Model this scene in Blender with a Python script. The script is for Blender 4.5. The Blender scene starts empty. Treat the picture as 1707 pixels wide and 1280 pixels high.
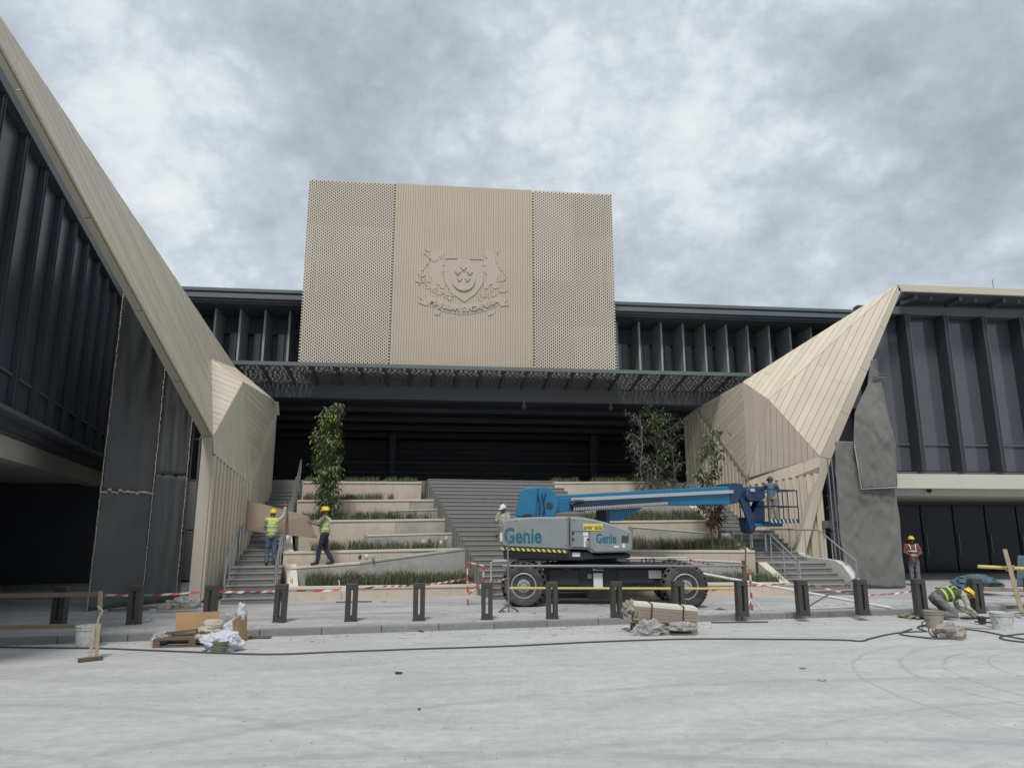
import bpy, bmesh, math, random
from mathutils import Vector, Matrix, Quaternion
R = math.radians
random.seed(7)
SC = bpy.context.scene
COL = SC.collection

# ------------------------------------------------------------------ camera, sky, sun, exposure
CAM_H, YAW, PITCH, FOC = 2.1, R(6.2), R(11.6), 1180.0
cd = bpy.data.cameras.new('camera'); cam = bpy.data.objects.new('camera', cd); COL.objects.link(cam)
cam.location = (0, 0, CAM_H); cam.rotation_euler = (R(90) + PITCH, 0, -YAW)
cd.sensor_width = 36; cd.lens = FOC / 1707 * 36; cd.clip_end = 3000; cd.clip_start = .05
SC.camera = cam
SUN_EL, SUN_AZ = 56, 196          # azimuth of the sun seen from the place, degrees from +Y clockwise
SC.view_settings.view_transform = 'Standard'; SC.view_settings.look = 'None'
SC.view_settings.exposure = 0.78; SC.view_settings.gamma = 1; SC.view_settings.use_curve_mapping = False

def nd(nt, typ, **kw):
    n = nt.nodes.new(typ)
    for k, v in kw.items():
        if k.startswith('i_'): n.inputs[k[2:].replace('_', ' ')].default_value = v
        else: setattr(n, k, v)
    return n
def ln(nt, a, b): nt.links.new(a, b)
def mth(nt, op, a, b=None, c=None):
    n = nt.nodes.new('ShaderNodeMath'); n.operation = op
    for i, v in enumerate((a, b, c)):
        if v is None: continue
        if isinstance(v, (int, float)): n.inputs[i].default_value = v
        else: nt.links.new(v, n.inputs[i])
    return n.outputs[0]
def ramp(nt, fac, stops):
    n = nt.nodes.new('ShaderNodeValToRGB'); el = n.color_ramp.elements
    while len(el) < len(stops): el.new(.5)
    for e, (p, c) in zip(el, stops):
        e.position = p; e.color = (*c, 1) if len(c) == 3 else c
    nt.links.new(fac, n.inputs[0]); return n.outputs[0]
def mixc(nt, fac, a, b, mode='MIX'):
    n = nt.nodes.new('ShaderNodeMix'); n.data_type = 'RGBA'; n.blend_type = mode
    for i, v in ((0, fac), (6, a), (7, b)):
        if isinstance(v, (int, float)): n.inputs[i].default_value = v
        elif isinstance(v, tuple): n.inputs[i].default_value = (*v[:3], 1)
        else: nt.links.new(v, n.inputs[i])
    return n.outputs[2]

def ray(x, y):
    fw = Vector((math.sin(YAW) * math.cos(PITCH), math.cos(YAW) * math.cos(PITCH), math.sin(PITCH)))
    r = Vector((math.cos(YAW), -math.sin(YAW), 0)); u = r.cross(fw)
    return fw + r * ((x - 853.5) / FOC) + u * ((640 - y) / FOC)
CAM0 = Vector((0, 0, CAM_H))
def at(x, y, Y):            # point of the photograph's pixel at depth Y
    d = ray(x, y); return CAM0 + d * (Y / d.y)
def gz(x, y, z=0.0):        # ... on a level plane
    d = ray(x, y); return CAM0 + d * ((z - CAM_H) / d.z)
def onpl(x, y, p, n):       # ... on any plane
    d = ray(x, y); n = Vector(n); return CAM0 + d * ((Vector(p) - CAM0).dot(n) / d.dot(n))

w = bpy.data.worlds.new('World'); SC.world = w; w.use_nodes = True
nt = w.node_tree; nt.nodes.clear()
sky = nd(nt, 'ShaderNodeTexSky', sky_type='NISHITA', sun_disc=False)
sky.sun_elevation = R(SUN_EL); sky.sun_rotation = R(SUN_AZ); sky.air_density = 1.2; sky.dust_density = 2
tc = nd(nt, 'ShaderNodeTexCoord'); sp = nd(nt, 'ShaderNodeSeparateXYZ'); ln(nt, tc.outputs['Generated'], sp.inputs[0])
cb = nd(nt, 'ShaderNodeCombineXYZ')
ln(nt, sp.outputs[0], cb.inputs[0]); ln(nt, sp.outputs[1], cb.inputs[1]); ln(nt, mth(nt, 'MULTIPLY', mth(nt, 'POWER', mth(nt, 'MAXIMUM', sp.outputs[2], 0.0), .9), 1.35), cb.inputs[2])
def noise(nt, vec, scale, detail=6, rough=.55, dist=0.0, dims='3D'):
    n = nd(nt, 'ShaderNodeTexNoise', noise_dimensions=dims); n.inputs['Scale'].default_value = scale
    n.inputs['Detail'].default_value = detail; n.inputs['Roughness'].default_value = rough; n.inputs['Distortion'].default_value = dist
    if vec is not None: nt.links.new(vec, n.inputs['Vector'])
    return n.outputs[0]
n1 = noise(nt, cb.outputs[0], 4.4, 12, .60, .0)
n2 = noise(nt, cb.outputs[0], 12.0, 9, .68, .1); n4 = noise(nt, cb.outputs[0], 30.0, 7, .7, .0)
n3 = noise(nt, cb.outputs[0], 1.4, 3, .5)
dens = mth(nt, 'ADD', mth(nt, 'MULTIPLY_ADD', n1, .64, -.022), mth(nt, 'ADD', mth(nt, 'MULTIPLY', n2, .30), mth(nt, 'MULTIPLY', n4, .06)))
wn_ = nd(nt, 'ShaderNodeTexNoise'); ln(nt, cb.outputs[0], wn_.inputs['Vector']); wn_.inputs['Scale'].default_value = 5; wn_.inputs['Detail'].default_value = 7
wv_ = nd(nt, 'ShaderNodeVectorMath', operation='MULTIPLY_ADD'); ln(nt, wn_.outputs['Color'], wv_.inputs[0]); wv_.inputs[1].default_value = (.34,) * 3
wa_ = nd(nt, 'ShaderNodeVectorMath', operation='ADD'); ln(nt, tc.outputs['Generated'], wa_.inputs[0]); wa_.inputs[1].default_value = (-.17,) * 3; ln(nt, wa_.outputs[0], wv_.inputs[2])
hz = nd(nt, 'ShaderNodeMapRange', interpolation_type='SMOOTHSTEP'); ln(nt, sp.outputs[2], hz.inputs[0])
hz.inputs[1].default_value = .42; hz.inputs[2].default_value = .10; hz.inputs[3].default_value = 0; hz.inputs[4].default_value = .075
dens = mth(nt, 'ADD', dens, hz.outputs[0])
def billow(sc, amt, seedv):        # rounded heads with darker creases between them
    v_ = nd(nt, 'ShaderNodeVectorMath', operation='ADD'); ln(nt, cb.outputs[0], v_.inputs[0]); v_.inputs[1].default_value = seedv
    b_ = noise(nt, v_.outputs[0], sc, 7, .55, .0)
    return mth(nt, 'MULTIPLY', mth(nt, 'SUBTRACT', .13, mth(nt, 'ABSOLUTE', mth(nt, 'SUBTRACT', b_, .5))), amt)
dens = mth(nt, 'ADD', dens, mth(nt, 'ADD', billow(5.5, .62, (3, 1, 7)), billow(13.0, .42, (9, 4, 2))))
# large cloud masses: direction of the centre, angular half-width, weight
def blob(x, y, wid, amt):
    d = ray(x, y).normalized()
    vd = nd(nt, 'ShaderNodeVectorMath', operation='DISTANCE'); ln(nt, wv_.outputs[0], vd.inputs[0]); vd.inputs[1].default_value = d
    g = nd(nt, 'ShaderNodeMapRange', interpolation_type='SMOOTHSTEP'); ln(nt, vd.outputs['Value'], g.inputs[0])
    g.inputs[1].default_value = wid; g.inputs[2].default_value = 0.0; g.inputs[3].default_value = 0; g.inputs[4].default_value = amt
    return g.outputs[0]
for b in ((560, 100, .26, .15), (690, 200, .20, .12), (1650, 220, .27, .19), (1480, 380, .24, .05), (850, 100, .2, -.03), (230, 150, .22, -.08), (1000, 170, .26, -.05), (1300, 90, .30, -.04), (230, 320, .10, -.12), (290, 430, .10, -.14), (380, 250, .18, .04)):
    dens = mth(nt, 'ADD', dens, blob(*b))
CLOUDS = [(0.28, (5.6, 5.65, 5.5)), (0.39, (4.6, 4.85, 5.02)), (0.47, (3.95, 4.28, 4.62)), (0.55, (3.25, 3.64, 4.05)), (0.66, (2.7, 3.05, 3.45)), (0.82, (2.1, 2.4, 2.75))]
cc = ramp(nt, dens, [(p, tuple(v / 10 for v in c)) for p, c in CLOUDS])
cs = mixc(nt, 1.0, cc, (10, 10, 10), 'MULTIPLY')
cover = ramp(nt, dens, [(0.30, (.86,) * 3), (.42, (1,) * 3)])
skyc = mixc(nt, cover, sky.outputs[0], cs)
bg = nd(nt, 'ShaderNodeBackground'); bg.inputs['Strength'].default_value = .1
ln(nt, skyc, bg.inputs['Color']); wo = nd(nt, 'ShaderNodeOutputWorld'); ln(nt, bg.outputs[0], wo.inputs[0])

sl = bpy.data.lights.new('sun', 'SUN'); sl.energy = 1.5; sl.angle = R(11); sl.color = (1, .96, .9)
so = bpy.data.objects.new('sun', sl); COL.objects.link(so)
az = R(SUN_AZ); sd = Vector((math.sin(az) * math.cos(R(SUN_EL)), math.cos(az) * math.cos(R(SUN_EL)), math.sin(R(SUN_EL))))
so.rotation_euler = sd.to_track_quat('Z', 'Y').to_euler(); so.location = sd * 40

# ------------------------------------------------------------------ materials
MATS = {}
def mat(name, col, rough=.7, var=.12, scale=6.0, bump=.0, bscale=40.0, metal=0.0, spec=.5, tint=None, stain=0.0, per_obj=0.0, emis=None):
    if name in MATS: return MATS[name]
    m = bpy.data.materials.new(name); m.use_nodes = True; nt = m.node_tree; b = nt.nodes['Principled BSDF']
    tc = nd(nt, 'ShaderNodeTexCoord'); geo = nd(nt, 'ShaderNodeNewGeometry'); v = geo.outputs['Position']
    base = (*col, 1)
    n = noise(nt, v, scale, 5, .6)
    f = mth(nt, 'MULTIPLY_ADD', n, 2 * var, 1 - var)
    if per_obj:
        oi = nd(nt, 'ShaderNodeObjectInfo'); f = mth(nt, 'MULTIPLY', f, mth(nt, 'MULTIPLY_ADD', oi.outputs['Random'], 2 * per_obj, 1 - per_obj))
    cn = nd(nt, 'ShaderNodeVectorMath', operation='SCALE'); cn.inputs[0].default_value = col; ln(nt, f, cn.inputs['Scale'])
    out = cn.outputs[0]
    if tint:
        n2 = noise(nt, v, scale * .37, 4, .65); out = mixc(nt, ramp(nt, n2, [(.45, (0,) * 3), (.68, (1,) * 3)]), out, tint)
    if stain:
        n3 = noise(nt, v, scale * 1.7, 8, .7); k = ramp(nt, n3, [(.5, (0,) * 3), (.7, (stain,) * 3)]); out = mixc(nt, k, out, tuple(c * .35 for c in col))
    ln(nt, out, b.inputs['Base Color']); b.inputs['Roughness'].default_value = rough; b.inputs['Metallic'].default_value = metal
    b.inputs['Specular IOR Level'].default_value = spec
    if bump:
        bn = nd(nt, 'ShaderNodeBump'); bn.inputs['Strength'].default_value = bump; bn.inputs['Distance'].default_value = .02
        ln(nt, noise(nt, v, bscale, 4, .6), bn.inputs['Height']); ln(nt, bn.outputs[0], b.inputs['Normal'])
    if emis: b.inputs['Emission Color'].default_value = (*emis[0], 1); b.inputs['Emission Strength'].default_value = emis[1]
    MATS[name] = m; return m

M = {}
M['clad'] = mat('cream_metal_cladding', (.60, .53, .425), .5, .10, 2.4, .05, 60, per_obj=.06, spec=.4)
M['fascia'] = mat('cream_metal_fascia', (.50, .45, .37), .5, .06, 1.5, .03, 40, spec=.4)
M['gap'] = mat('shadow_gap_backing', (.25, .215, .17), .8, .1, 3)
M['lattice'] = mat('champagne_lattice_metal', (.565, .50, .415), .55, .07, .8, .02, 50, per_obj=.05)
M['screen'] = mat('champagne_screen_metal', (.47, .40, .305), .55, .10, .5, .02, 50, per_obj=.05)
M['relief'] = mat('champagne_relief_metal', (.45, .395, .315), .5, .04, 1, .02, 50)
M['dark'] = mat('dark_grey_metal', (.095, .102, .115), .5, .12, 2, .02, 30, spec=.4)
M['fin'] = mat('grey_anodised_fin', (.31, .32, .315), .45, .08, 1.5, .02, 30, metal=.0, per_obj=.06)
M['roofm'] = mat('blue_grey_roof_edge', (.115, .14, .15), .4, .08, 1.5)
M['black'] = mat('black_soffit', (.065, .07, .085), .6, .2, 1.5)
M['hall'] = mat('dark_hall_lining', (.11, .116, .135), .55, .2, 1.2)
M['soffit'] = mat('pale_soffit_board', (.58, .59, .58), .6, .05, .8)
M['slab'] = mat('pale_slab_edge', (.52, .50, .44), .6, .06, 1.0, stain=.15)
def glass(name, col, rough=.05):
    m = mat(name, col, rough, .08, .7, spec=.7); return m
M['glass'] = glass('dark_tinted_glass', (.08, .088, .103), .09)
M['canopyp'] = mat('canopy_panel_metal', (.15, .155, .15), .5, .08, 2)
M['findark'] = mat('near_black_fin', (.045, .05, .06), .55, .12, 2, spec=.3)
M['doorglass'] = mat('dark_door_glass', (.022, .025, .033), .12, .2, .9, spec=.25)
M['glassl'] = mat('dark_wing_glass', (.06, .067, .079), .3, .2, .5, spec=.22)
M['glass2'] = glass('curtained_window_glass', (.20, .23, .24), .15)
M['stair'] = mat('grey_granite_stair', (.185, .183, .175), .75, .12, 5, .1, 60, stain=.25, per_obj=.05)
M['nosing'] = mat('pale_stair_nosing', (.27, .27, .26), .7, .1, 5)
M['stone'] = mat('cream_limestone', (.56, .49, .40), .8, .12, 1.6, .08, 40, tint=(.53, .43, .34), stain=.28, per_obj=.04)
M['coping'] = mat('pale_limestone_coping', (.60, .56, .48), .8, .08, 2.5, .06, 40, stain=.1)
M['conc'] = mat('raw_grey_concrete', (.36, .355, .335), .85, .16, 2.2, .15, 30, tint=(.46, .42, .37), stain=.35)
M['soil'] = mat('planting_soil', (.075, .06, .045), .95, .3, 9, .5, 30)
M['steel'] = mat('brushed_stainless_steel', (.42, .43, .43), .35, .08, 6, metal=.7)
M['boll'] = mat('bronze_bollard_paint', (.05, .046, .042), .5, .15, 9, .05, 60, stain=.2)
M['white'] = mat('white_paint', (.55, .55, .53), .5, .08, 8, stain=.25)
M['red'] = mat('red_plastic', (.48, .07, .06), .5, .1, 8)
M['yellow'] = mat('yellow_paint', (.55, .45, .12), .5, .15, 9, stain=.2)
M['hat'] = mat('yellow_hard_hat', (.70, .50, .04), .35, .06, 9)
M['hatw'] = mat('white_hard_hat', (.6, .62, .62), .35, .06, 9)
M['vest'] = mat('lime_hi_vis_cloth', (.42, .55, .10), .8, .12, 12, .1, 60)
M['vesto'] = mat('red_hi_vis_cloth', (.17, .06, .055), .8, .12, 12, .1, 60)
M['refl'] = mat('reflective_tape', (.60, .61, .58), .4, .08, 12)
M['skin'] = mat('brown_skin', (.17, .09, .06), .55, .1, 20)
M['denim'] = mat('blue_denim', (.08, .12, .19), .85, .2, 15, .1, 90)
M['navy'] = mat('dark_navy_cloth', (.025, .03, .05), .85, .2, 15, .1, 90)
M['greycl'] = mat('grey_cloth', (.16, .15, .16), .85, .2, 15, .1, 90)
M['khaki'] = mat('khaki_cloth', (.25, .22, .17), .85, .2, 15, .1, 90)
M['plaid'] = mat('pale_plaid_cloth', (.36, .37, .30), .85, .3, 45, .1, 90)
M['boot'] = mat('dark_boot_leather', (.04, .035, .03), .6, .2, 15)
M['ply'] = mat('plywood_sheet', (.46, .29, .15), .7, .12, 5, .05, 30, tint=(.38, .22, .11))
M['mdf'] = mat('brown_board_sheet', (.36, .28, .22), .7, .05, 3)
M['timber'] = mat('weathered_timber', (.30, .235, .165), .85, .2, 8, .2, 30, stain=.3, per_obj=.15)
M['timberd'] = mat('dark_pallet_timber', (.13, .095, .075), .85, .2, 8, .2, 30, stain=.3, per_obj=.15)
M['plastic'] = mat('crumpled_clear_plastic', (.46, .46, .45), .2, .15, 9)
M['bag'] = mat('white_woven_bag', (.50, .52, .58), .6, .1, 9)
M['bagb'] = mat('beige_cloth_bag', (.42, .38, .32), .8, .15, 9)
M['vestd'] = mat('dark_olive_vest', (.07, .075, .05), .8, .2, 12)
_b = M['plastic'].node_tree.nodes['Principled BSDF']; _b.inputs['Alpha'].default_value = .55
M['green'] = mat('green_plastic', (.12, .16, .08), .4, .1, 9)
M['rubber'] = mat('black_rubber', (.04, .04, .04), .85, .25, 5, .2, 50, tint=(.11, .105, .10))
M['hose'] = mat('grey_black_hose', (.06, .063, .068), .6, .15, 6)
M['netd'] = mat('dark_debris_netting', (.115, .12, .123), .95, .12, 1.6, .04, 60, tint=(.14, .142, .14), spec=.1)
M['tarp'] = mat('grey_shade_cloth', (.165, .16, .153), .95, .12, 1.6, .05, 60, tint=(.20, .193, .183), stain=.10, spec=.1)
M['galv'] = mat('galvanised_tube', (.22, .225, .23), .45, .15, 7, metal=.4)
M['bluetarp'] = mat('blue_grey_tarpaulin', (.07, .12, .15), .6, .2, 6, .2, 20)
M['gblue'] = mat('lift_blue_paint', (.02, .155, .29), .42, .12, 3, spec=.4, stain=.25)
M['gdblue'] = mat('lift_dark_blue_paint', (.016, .04, .10), .4, .1, 4)
M['ggrey'] = mat('lift_grey_paint', (.225, .25, .26), .42, .08, 2, stain=.22)
M['gdark'] = mat('lift_black_chassis', (.022, .024, .032), .5, .2, 5, stain=.1)
M['gstrip'] = mat('lift_pale_cable_track', (.40, .43, .46), .45, .1, 6)
M['gtext'] = mat('lift_teal_lettering', (.015, .115, .16), .5, .03, 5)
M['label'] = mat('white_sticker', (.62, .63, .62), .6, .05, 8)
M['ylabel'] = mat('yellow_sticker', (.62, .55, .10), .6, .05, 8)
M['ink'] = mat('black_ink', (.03, .03, .03), .6, .05, 8)
M['leaf'] = mat('green_leaf', (.115, .16, .065), .5, .35, 9, tint=(.17, .19, .075))
M['leafy'] = mat('yellow_green_leaf', (.13, .17, .035), .5, .3, 9)
M['leafg'] = mat('greyish_leaf', (.11, .125, .10), .55, .35, 9)
M['leafr'] = mat('reddish_brown_leaf', (.14, .075, .04), .55, .35, 9)
M['bark'] = mat('pale_bark', (.20, .18, .15), .85, .2, 12, .3, 40)
M['grass'] = mat('grass_blade', (.085, .115, .06), .6, .4, 6, tint=(.15, .135, .075))
M['grassd'] = mat('dry_grass_blade', (.17, .14, .085), .65, .35, 6, tint=(.05, .06, .035))
M['pave'] = None
M['stonepk'] = mat('stone_slab_side', (.26, .21, .175), .75, .15, 6, .1, 40)
M['bucket'] = mat('splattered_white_bucket', (.52, .53, .52), .55, .1, 8, stain=.75)
M['sack'] = mat('cement_sack', (.30, .26, .23), .85, .2, 9, .3, 30)

_b = M['netd'].node_tree.nodes['Principled BSDF']; _b.inputs['Alpha'].default_value = .86
def ground_mat(name, col, light, kind):
    m = bpy.data.materials.new(name); m.use_nodes = True; nt = m.node_tree; b = nt.nodes['Principled BSDF']
    geo = nd(nt, 'ShaderNodeNewGeometry'); v = geo.outputs['Position']
    mp = nd(nt, 'ShaderNodeMapping'); ln(nt, v, mp.inputs['Vector']); mp.inputs['Rotation'].default_value = (0, 0, R(8))
    st = nd(nt, 'ShaderNodeMapping'); ln(nt, v, st.inputs['Vector']); st.inputs['Scale'].default_value = (.45, 1.6, 1); st.inputs['Rotation'].default_value = (0, 0, R(-6))
    a = noise(nt, st.outputs[0], .9, 8, .62, .4); c = noise(nt, v, 5.5, 8, .72, .3); g = noise(nt, v, 60, 3, .7)
    patch = ramp(nt, a, [(.36, (0,) * 3), (.66, (1,) * 3)])
    out = mixc(nt, patch, col, light)
    fac = mth(nt, 'MULTIPLY_ADD', c, .55, .725); fac = mth(nt, 'MULTIPLY', fac, mth(nt, 'MULTIPLY_ADD', g, .36, .82)); fac = mth(nt, 'MULTIPLY', fac, mth(nt, 'MULTIPLY_ADD', noise(nt, st.outputs[0], 7, 6, .7), .3, .85))
    vs = nd(nt, 'ShaderNodeVectorMath', operation='SCALE'); ln(nt, out, vs.inputs[0]); ln(nt, fac, vs.inputs['Scale']); out = vs.outputs[0]
    br = nd(nt, 'ShaderNodeTexBrick'); ln(nt, mp.outputs[0], br.inputs['Vector'])
    br.inputs['Scale'].default_value = 1.0
    if kind == 'road': bw, bh, ms = .22, .11, .006
    else: bw, bh, ms = .60, .30, .006
    br.inputs['Brick Width'].default_value = bw; br.inputs['Row Height'].default_value = bh; br.inputs['Mortar Size'].default_value = ms
    br.inputs['Mortar Smooth'].default_value = .4; br.inputs['Bias'].default_value = 0
    br.inputs['Color1'].default_value = (.93,) * 3 + (1,); br.inputs['Color2'].default_value = (1.04,) * 3 + (1,); br.inputs['Mortar'].default_value = (.74,) * 3 + (1,)
    vis = ramp(nt, noise(nt, v, .55, 5, .6), [(.40, (.08,) * 3), (.66, (.75,) * 3)])
    bc = mixc(nt, vis, (1, 1, 1), br.outputs['Color']); out = mixc(nt, 1.0, out, bc, 'MULTIPLY')
    # dark scuffs and oil spots
    k = ramp(nt, noise(nt, v, 1.9, 9, .75, .8), [(.60, (0,) * 3), (.74, (.6,) * 3)])
    out = mixc(nt, k, out, tuple(x * .55 for x in col))
    if kind == 'road':      # curved tyre marks
        sp = nd(nt, 'ShaderNodeSeparateXYZ'); ln(nt, v, sp.inputs[0])
        wob = mth(nt, 'MULTIPLY', noise(nt, v, .8, 3), .25)
        for (cx, cy, rad, wd, am) in ((10.5, 9.5, 2.9, .05, .45), (10.5, 9.5, 3.5, .05, .35), (10.2, 9.0, 4.2, .045, .35), (10.8, 10, 2.2, .04, .4), (12.5, 6.0, 5.6, .05, .2), (8.5, -2.0, 9.2, .06, .3), (8.5, -2.0, 10.8, .06, .25), (3, -3.5, 9.3, .12, .35), (3, -3.5, 11.0, .12, .3), (-1, -8, 15.4, .14, .32), (-6, 2, 6.2, .12, .3), (-6, 2, 7.9, .12, .25), (5.5, -6, 16.2, .14, .3), (12.5, 6, 4.8, .06, .4)):
            dx = mth(nt, 'SUBTRACT', sp.outputs[0], cx); dy = mth(nt, 'SUBTRACT', sp.outputs[1], cy)
            rr = mth(nt, 'SQRT', mth(nt, 'ADD', mth(nt, 'MULTIPLY', dx, dx), mth(nt, 'MULTIPLY', dy, dy)))
            rr = mth(nt, 'ABSOLUTE', mth(nt, 'SUBTRACT', mth(nt, 'ADD', rr, wob), rad + .12))
            g2 = nd(nt, 'ShaderNodeMapRange', interpolation_type='SMOOTHSTEP'); ln(nt, rr, g2.inputs[0])
            g2.inputs[1].default_value = wd; g2.inputs[2].default_value = wd * .3; g2.inputs[3].default_value = 0; g2.inputs[4].default_value = am
            brk = ramp(nt, noise(nt, v, 1.3, 6, .65), [(.34, (0,) * 3), (.5, (1,) * 3)])
            out = mixc(nt, mth(nt, 'MULTIPLY', g2.outputs[0], brk), out, tuple(x * .62 for x in col))
    ln(nt, out, b.inputs['Base Color']); b.inputs['Roughness'].default_value = .85; b.inputs['Specular IOR Level'].default_value = .3
    bn = nd(nt, 'ShaderNodeBump'); bn.inputs['Strength'].default_value = .35; bn.inputs['Distance'].default_value = .01
    hh = mth(nt, 'ADD', mth(nt, 'MULTIPLY', c, .5), mth(nt, 'MULTIPLY', br.outputs['Fac'], -.4)); ln(nt, hh, bn.inputs['Height']); ln(nt, bn.outputs[0], b.inputs['Normal'])
    return m
M['road'] = ground_mat('dusty_concrete_paving', (.385, .389, .386), (.468, .471, .464), 'road')
M['pave'] = ground_mat('dusty_granite_pavement', (.30, .30, .305), (.45, .45, .455), 'pave')
M['kerb'] = mat('granite_kerb', (.21, .21, .21), .8, .2, 5, .15, 40, stain=.3, per_obj=.12)

# ------------------------------------------------------------------ mesh helpers
class MB:
    def __init__(s): s.v = []; s.f = []
    def add(s, vs, fs):
        o = len(s.v); s.v += [Vector(p) for p in vs]; s.f += [tuple(i + o for i in f) for f in fs]; return s
    def box(s, c, d, rz=0.0, rot=None):
        q = rot or Matrix.Rotation(rz, 3, 'Z'); c = Vector(c)
        vs = [c + q @ Vector((x * d[0] / 2, y * d[1] / 2, z * d[2] / 2)) for x in (-1, 1) for y in (-1, 1) for z in (-1, 1)]
        return s.add(vs, [(0, 1, 3, 2), (4, 6, 7, 5), (0, 4, 5, 1), (2, 3, 7, 6), (0, 2, 6, 4), (1, 5, 7, 3)])
    def bb(s, a, b):
        return s.box(((a[0] + b[0]) / 2, (a[1] + b[1]) / 2, (a[2] + b[2]) / 2), (abs(b[0] - a[0]), abs(b[1] - a[1]), abs(b[2] - a[2])))
    def bar(s, a, b, wd, ht, up=(0, 0, 1)):      # rectangular bar from a to b
        a, b = Vector(a), Vector(b); d = b - a; L = d.length; x = d.normalized(); up = Vector(up)
        if abs(x.dot(up)) > .98: up = Vector((0, 1, 0))
        y = up.cross(x).normalized(); z = x.cross(y)
        return s.box((a + b) / 2, (L, wd, ht), rot=Matrix((x, y, z)).transposed())
    def prism(s, poly, ext):                    # polygon (3-D points) extruded by vector ext
        n = len(poly); e = Vector(ext); a = [Vector(p) for p in poly]
        return s.add(a + [p + e for p in a], [tuple(range(n))[::-1], tuple(range(n, 2 * n))] + [(i, (i + 1) % n, (i + 1) % n + n, i + n) for i in range(n)])
    def cyl(s, a, b, r0, r1=None, n=10, cap=True):
        a, b = Vector(a), Vector(b); r1 = r0 if r1 is None else r1; x = (b - a).normalized()
        u = x.orthogonal().normalized(); t = x.cross(u); vs = []
        for p, r in ((a, r0), (b, r1)):
            for i in range(n):
                an = 2 * math.pi * i / n; vs.append(p + (u * math.cos(an) + t * math.sin(an)) * r)
        fs = [(i, (i + 1) % n, (i + 1) % n + n, i + n) for i in range(n)]
        if cap: fs += [tuple(range(n))[::-1], tuple(range(n, 2 * n))]
        return s.add(vs, fs)
    def tube(s, pts, r, n=6):
        pts = [Vector(p) for p in pts]; m = len(pts); vs = []; prev = None
        for i, p in enumerate(pts):
            d = (pts[min(i + 1, m - 1)] - pts[max(i - 1, 0)]).normalized()
            u = d.orthogonal().normalized() if prev is None else (prev - d * prev.dot(d)).normalized()
            prev = u; t = d.cross(u); rr = r[i] if isinstance(r, (list, tuple)) else r
            for k in range(n):
                an = 2 * math.pi * k / n; vs.append(p + (u * math.cos(an) + t * math.sin(an)) * rr)
        fs = [(i * n + k, i * n + (k + 1) % n, (i + 1) * n + (k + 1) % n, (i + 1) * n + k) for i in range(m - 1) for k in range(n)]
        fs += [tuple(range(n))[::-1], tuple(range((m - 1) * n, m * n))]
        return s.add(vs, fs)
    def ell(s, c, r, nu=12, nv=8, rot=None, zmin=-1.0):
        c = Vector(c); vs = []; fs = []; q = rot or Matrix.Identity(3)
        t0 = math.asin(max(-1, zmin))
        for j in range(nv + 1):
            th = t0 + (math.pi / 2 - t0) * j / nv
            for i in range(nu):
                a = 2 * math.pi * i / nu
                vs.append(c + q @ Vector((r[0] * math.cos(th) * math.cos(a), r[1] * math.cos(th) * math.sin(a), r[2] * math.sin(th))))
        for j in range(nv):
            for i in range(nu): fs.append((j * nu + i, j * nu + (i + 1) % nu, (j + 1) * nu + (i + 1) % nu, (j + 1) * nu + i))
        fs.append(tuple(range(nu))[::-1]); return s.add(vs, fs)
    def lathe(s, c, prof, axis=(0, 0, 1), n=20):
        c = Vector(c); x = Vector(axis).normalized(); u = x.orthogonal().normalized(); t = x.cross(u); m = len(prof); vs = []
        for (r, h) in prof:
            for i in range(n):
                a = 2 * math.pi * i / n; vs.append(c + x * h + (u * math.cos(a) + t * math.sin(a)) * r)
        fs = [(j * n + i, j * n + (i + 1) % n, (j + 1) * n + (i + 1) % n, (j + 1) * n + i) for j in range(m - 1) for i in range(n)]
        fs += [tuple(range(n))[::-1], tuple(range((m - 1) * n, m * n))]
        return s.add(vs, fs)

def origin_of(o):
    while o is not None and o.parent is not None: o = o.parent
    return Vector(o.get('_o', (0, 0, 0))) if o is not None else Vector()
LOCAL = {}
def obj(name, mb, m, parent=None, smooth=False, label=None, bev=0.0, org=None, kind=None):
    off = Vector(org) if org is not None else (LOCAL.get(root_name(parent), Vector()) if parent else Vector())
    me = bpy.data.meshes.new(name); me.from_pydata([p - off for p in mb.v], [], mb.f); me.update()
    bm = bmesh.new(); bm.from_mesh(me); bmesh.ops.recalc_face_normals(bm, faces=bm.faces)
    if bev: bmesh.ops.bevel(bm, geom=bm.edges[:], offset=bev, segments=1, affect='EDGES', profile=.5)
    bm.to_mesh(me); bm.free()
    if smooth:
        me.polygons.foreach_set('use_smooth', [True] * len(me.polygons))
        try: me.set_sharp_from_angle(angle=R(40))
        except Exception: pass
    if m is not None: me.materials.append(m)
    o = bpy.data.objects.new(name, me); COL.objects.link(o)
    if parent is not None: o.parent = parent
    elif org is not None: o.location = org
    if label: o['label'] = label
    if kind: o['kind'] = kind
    return o
def root_name(o):
    while o.parent is not None: o = o.parent
    return o.name
def tag(o, label, cat, group=None, kind=None):
    o['label'] = label; o['category'] = cat
    if group: o['group'] = group
    if kind: o['kind'] = kind
    return o
def thing(name, label, cat, loc=(0, 0, 0), rz=0.0, group=None, local=False):
    """An Empty at the thing's base. local=False: its parts are given in world coordinates."""
    o = bpy.data.objects.new(name, None); COL.objects.link(o); o.empty_display_size = .2
    o.location = loc; o.rotation_euler = (0, 0, rz); tag(o, label, cat, group)
    LOCAL[o.name] = Vector() if local else Vector(loc); return o
def struct(name, mb, m, parent=None):
    o = obj(name, mb, m, parent)
    if parent is None: o['kind'] = 'structure'
    return o
def copy_tree(o, parent=None):
    c = o.copy(); COL.objects.link(c)
    if parent is not None: c.parent = parent
    for ch in list(o.children): copy_tree(ch, c)
    return c
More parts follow.
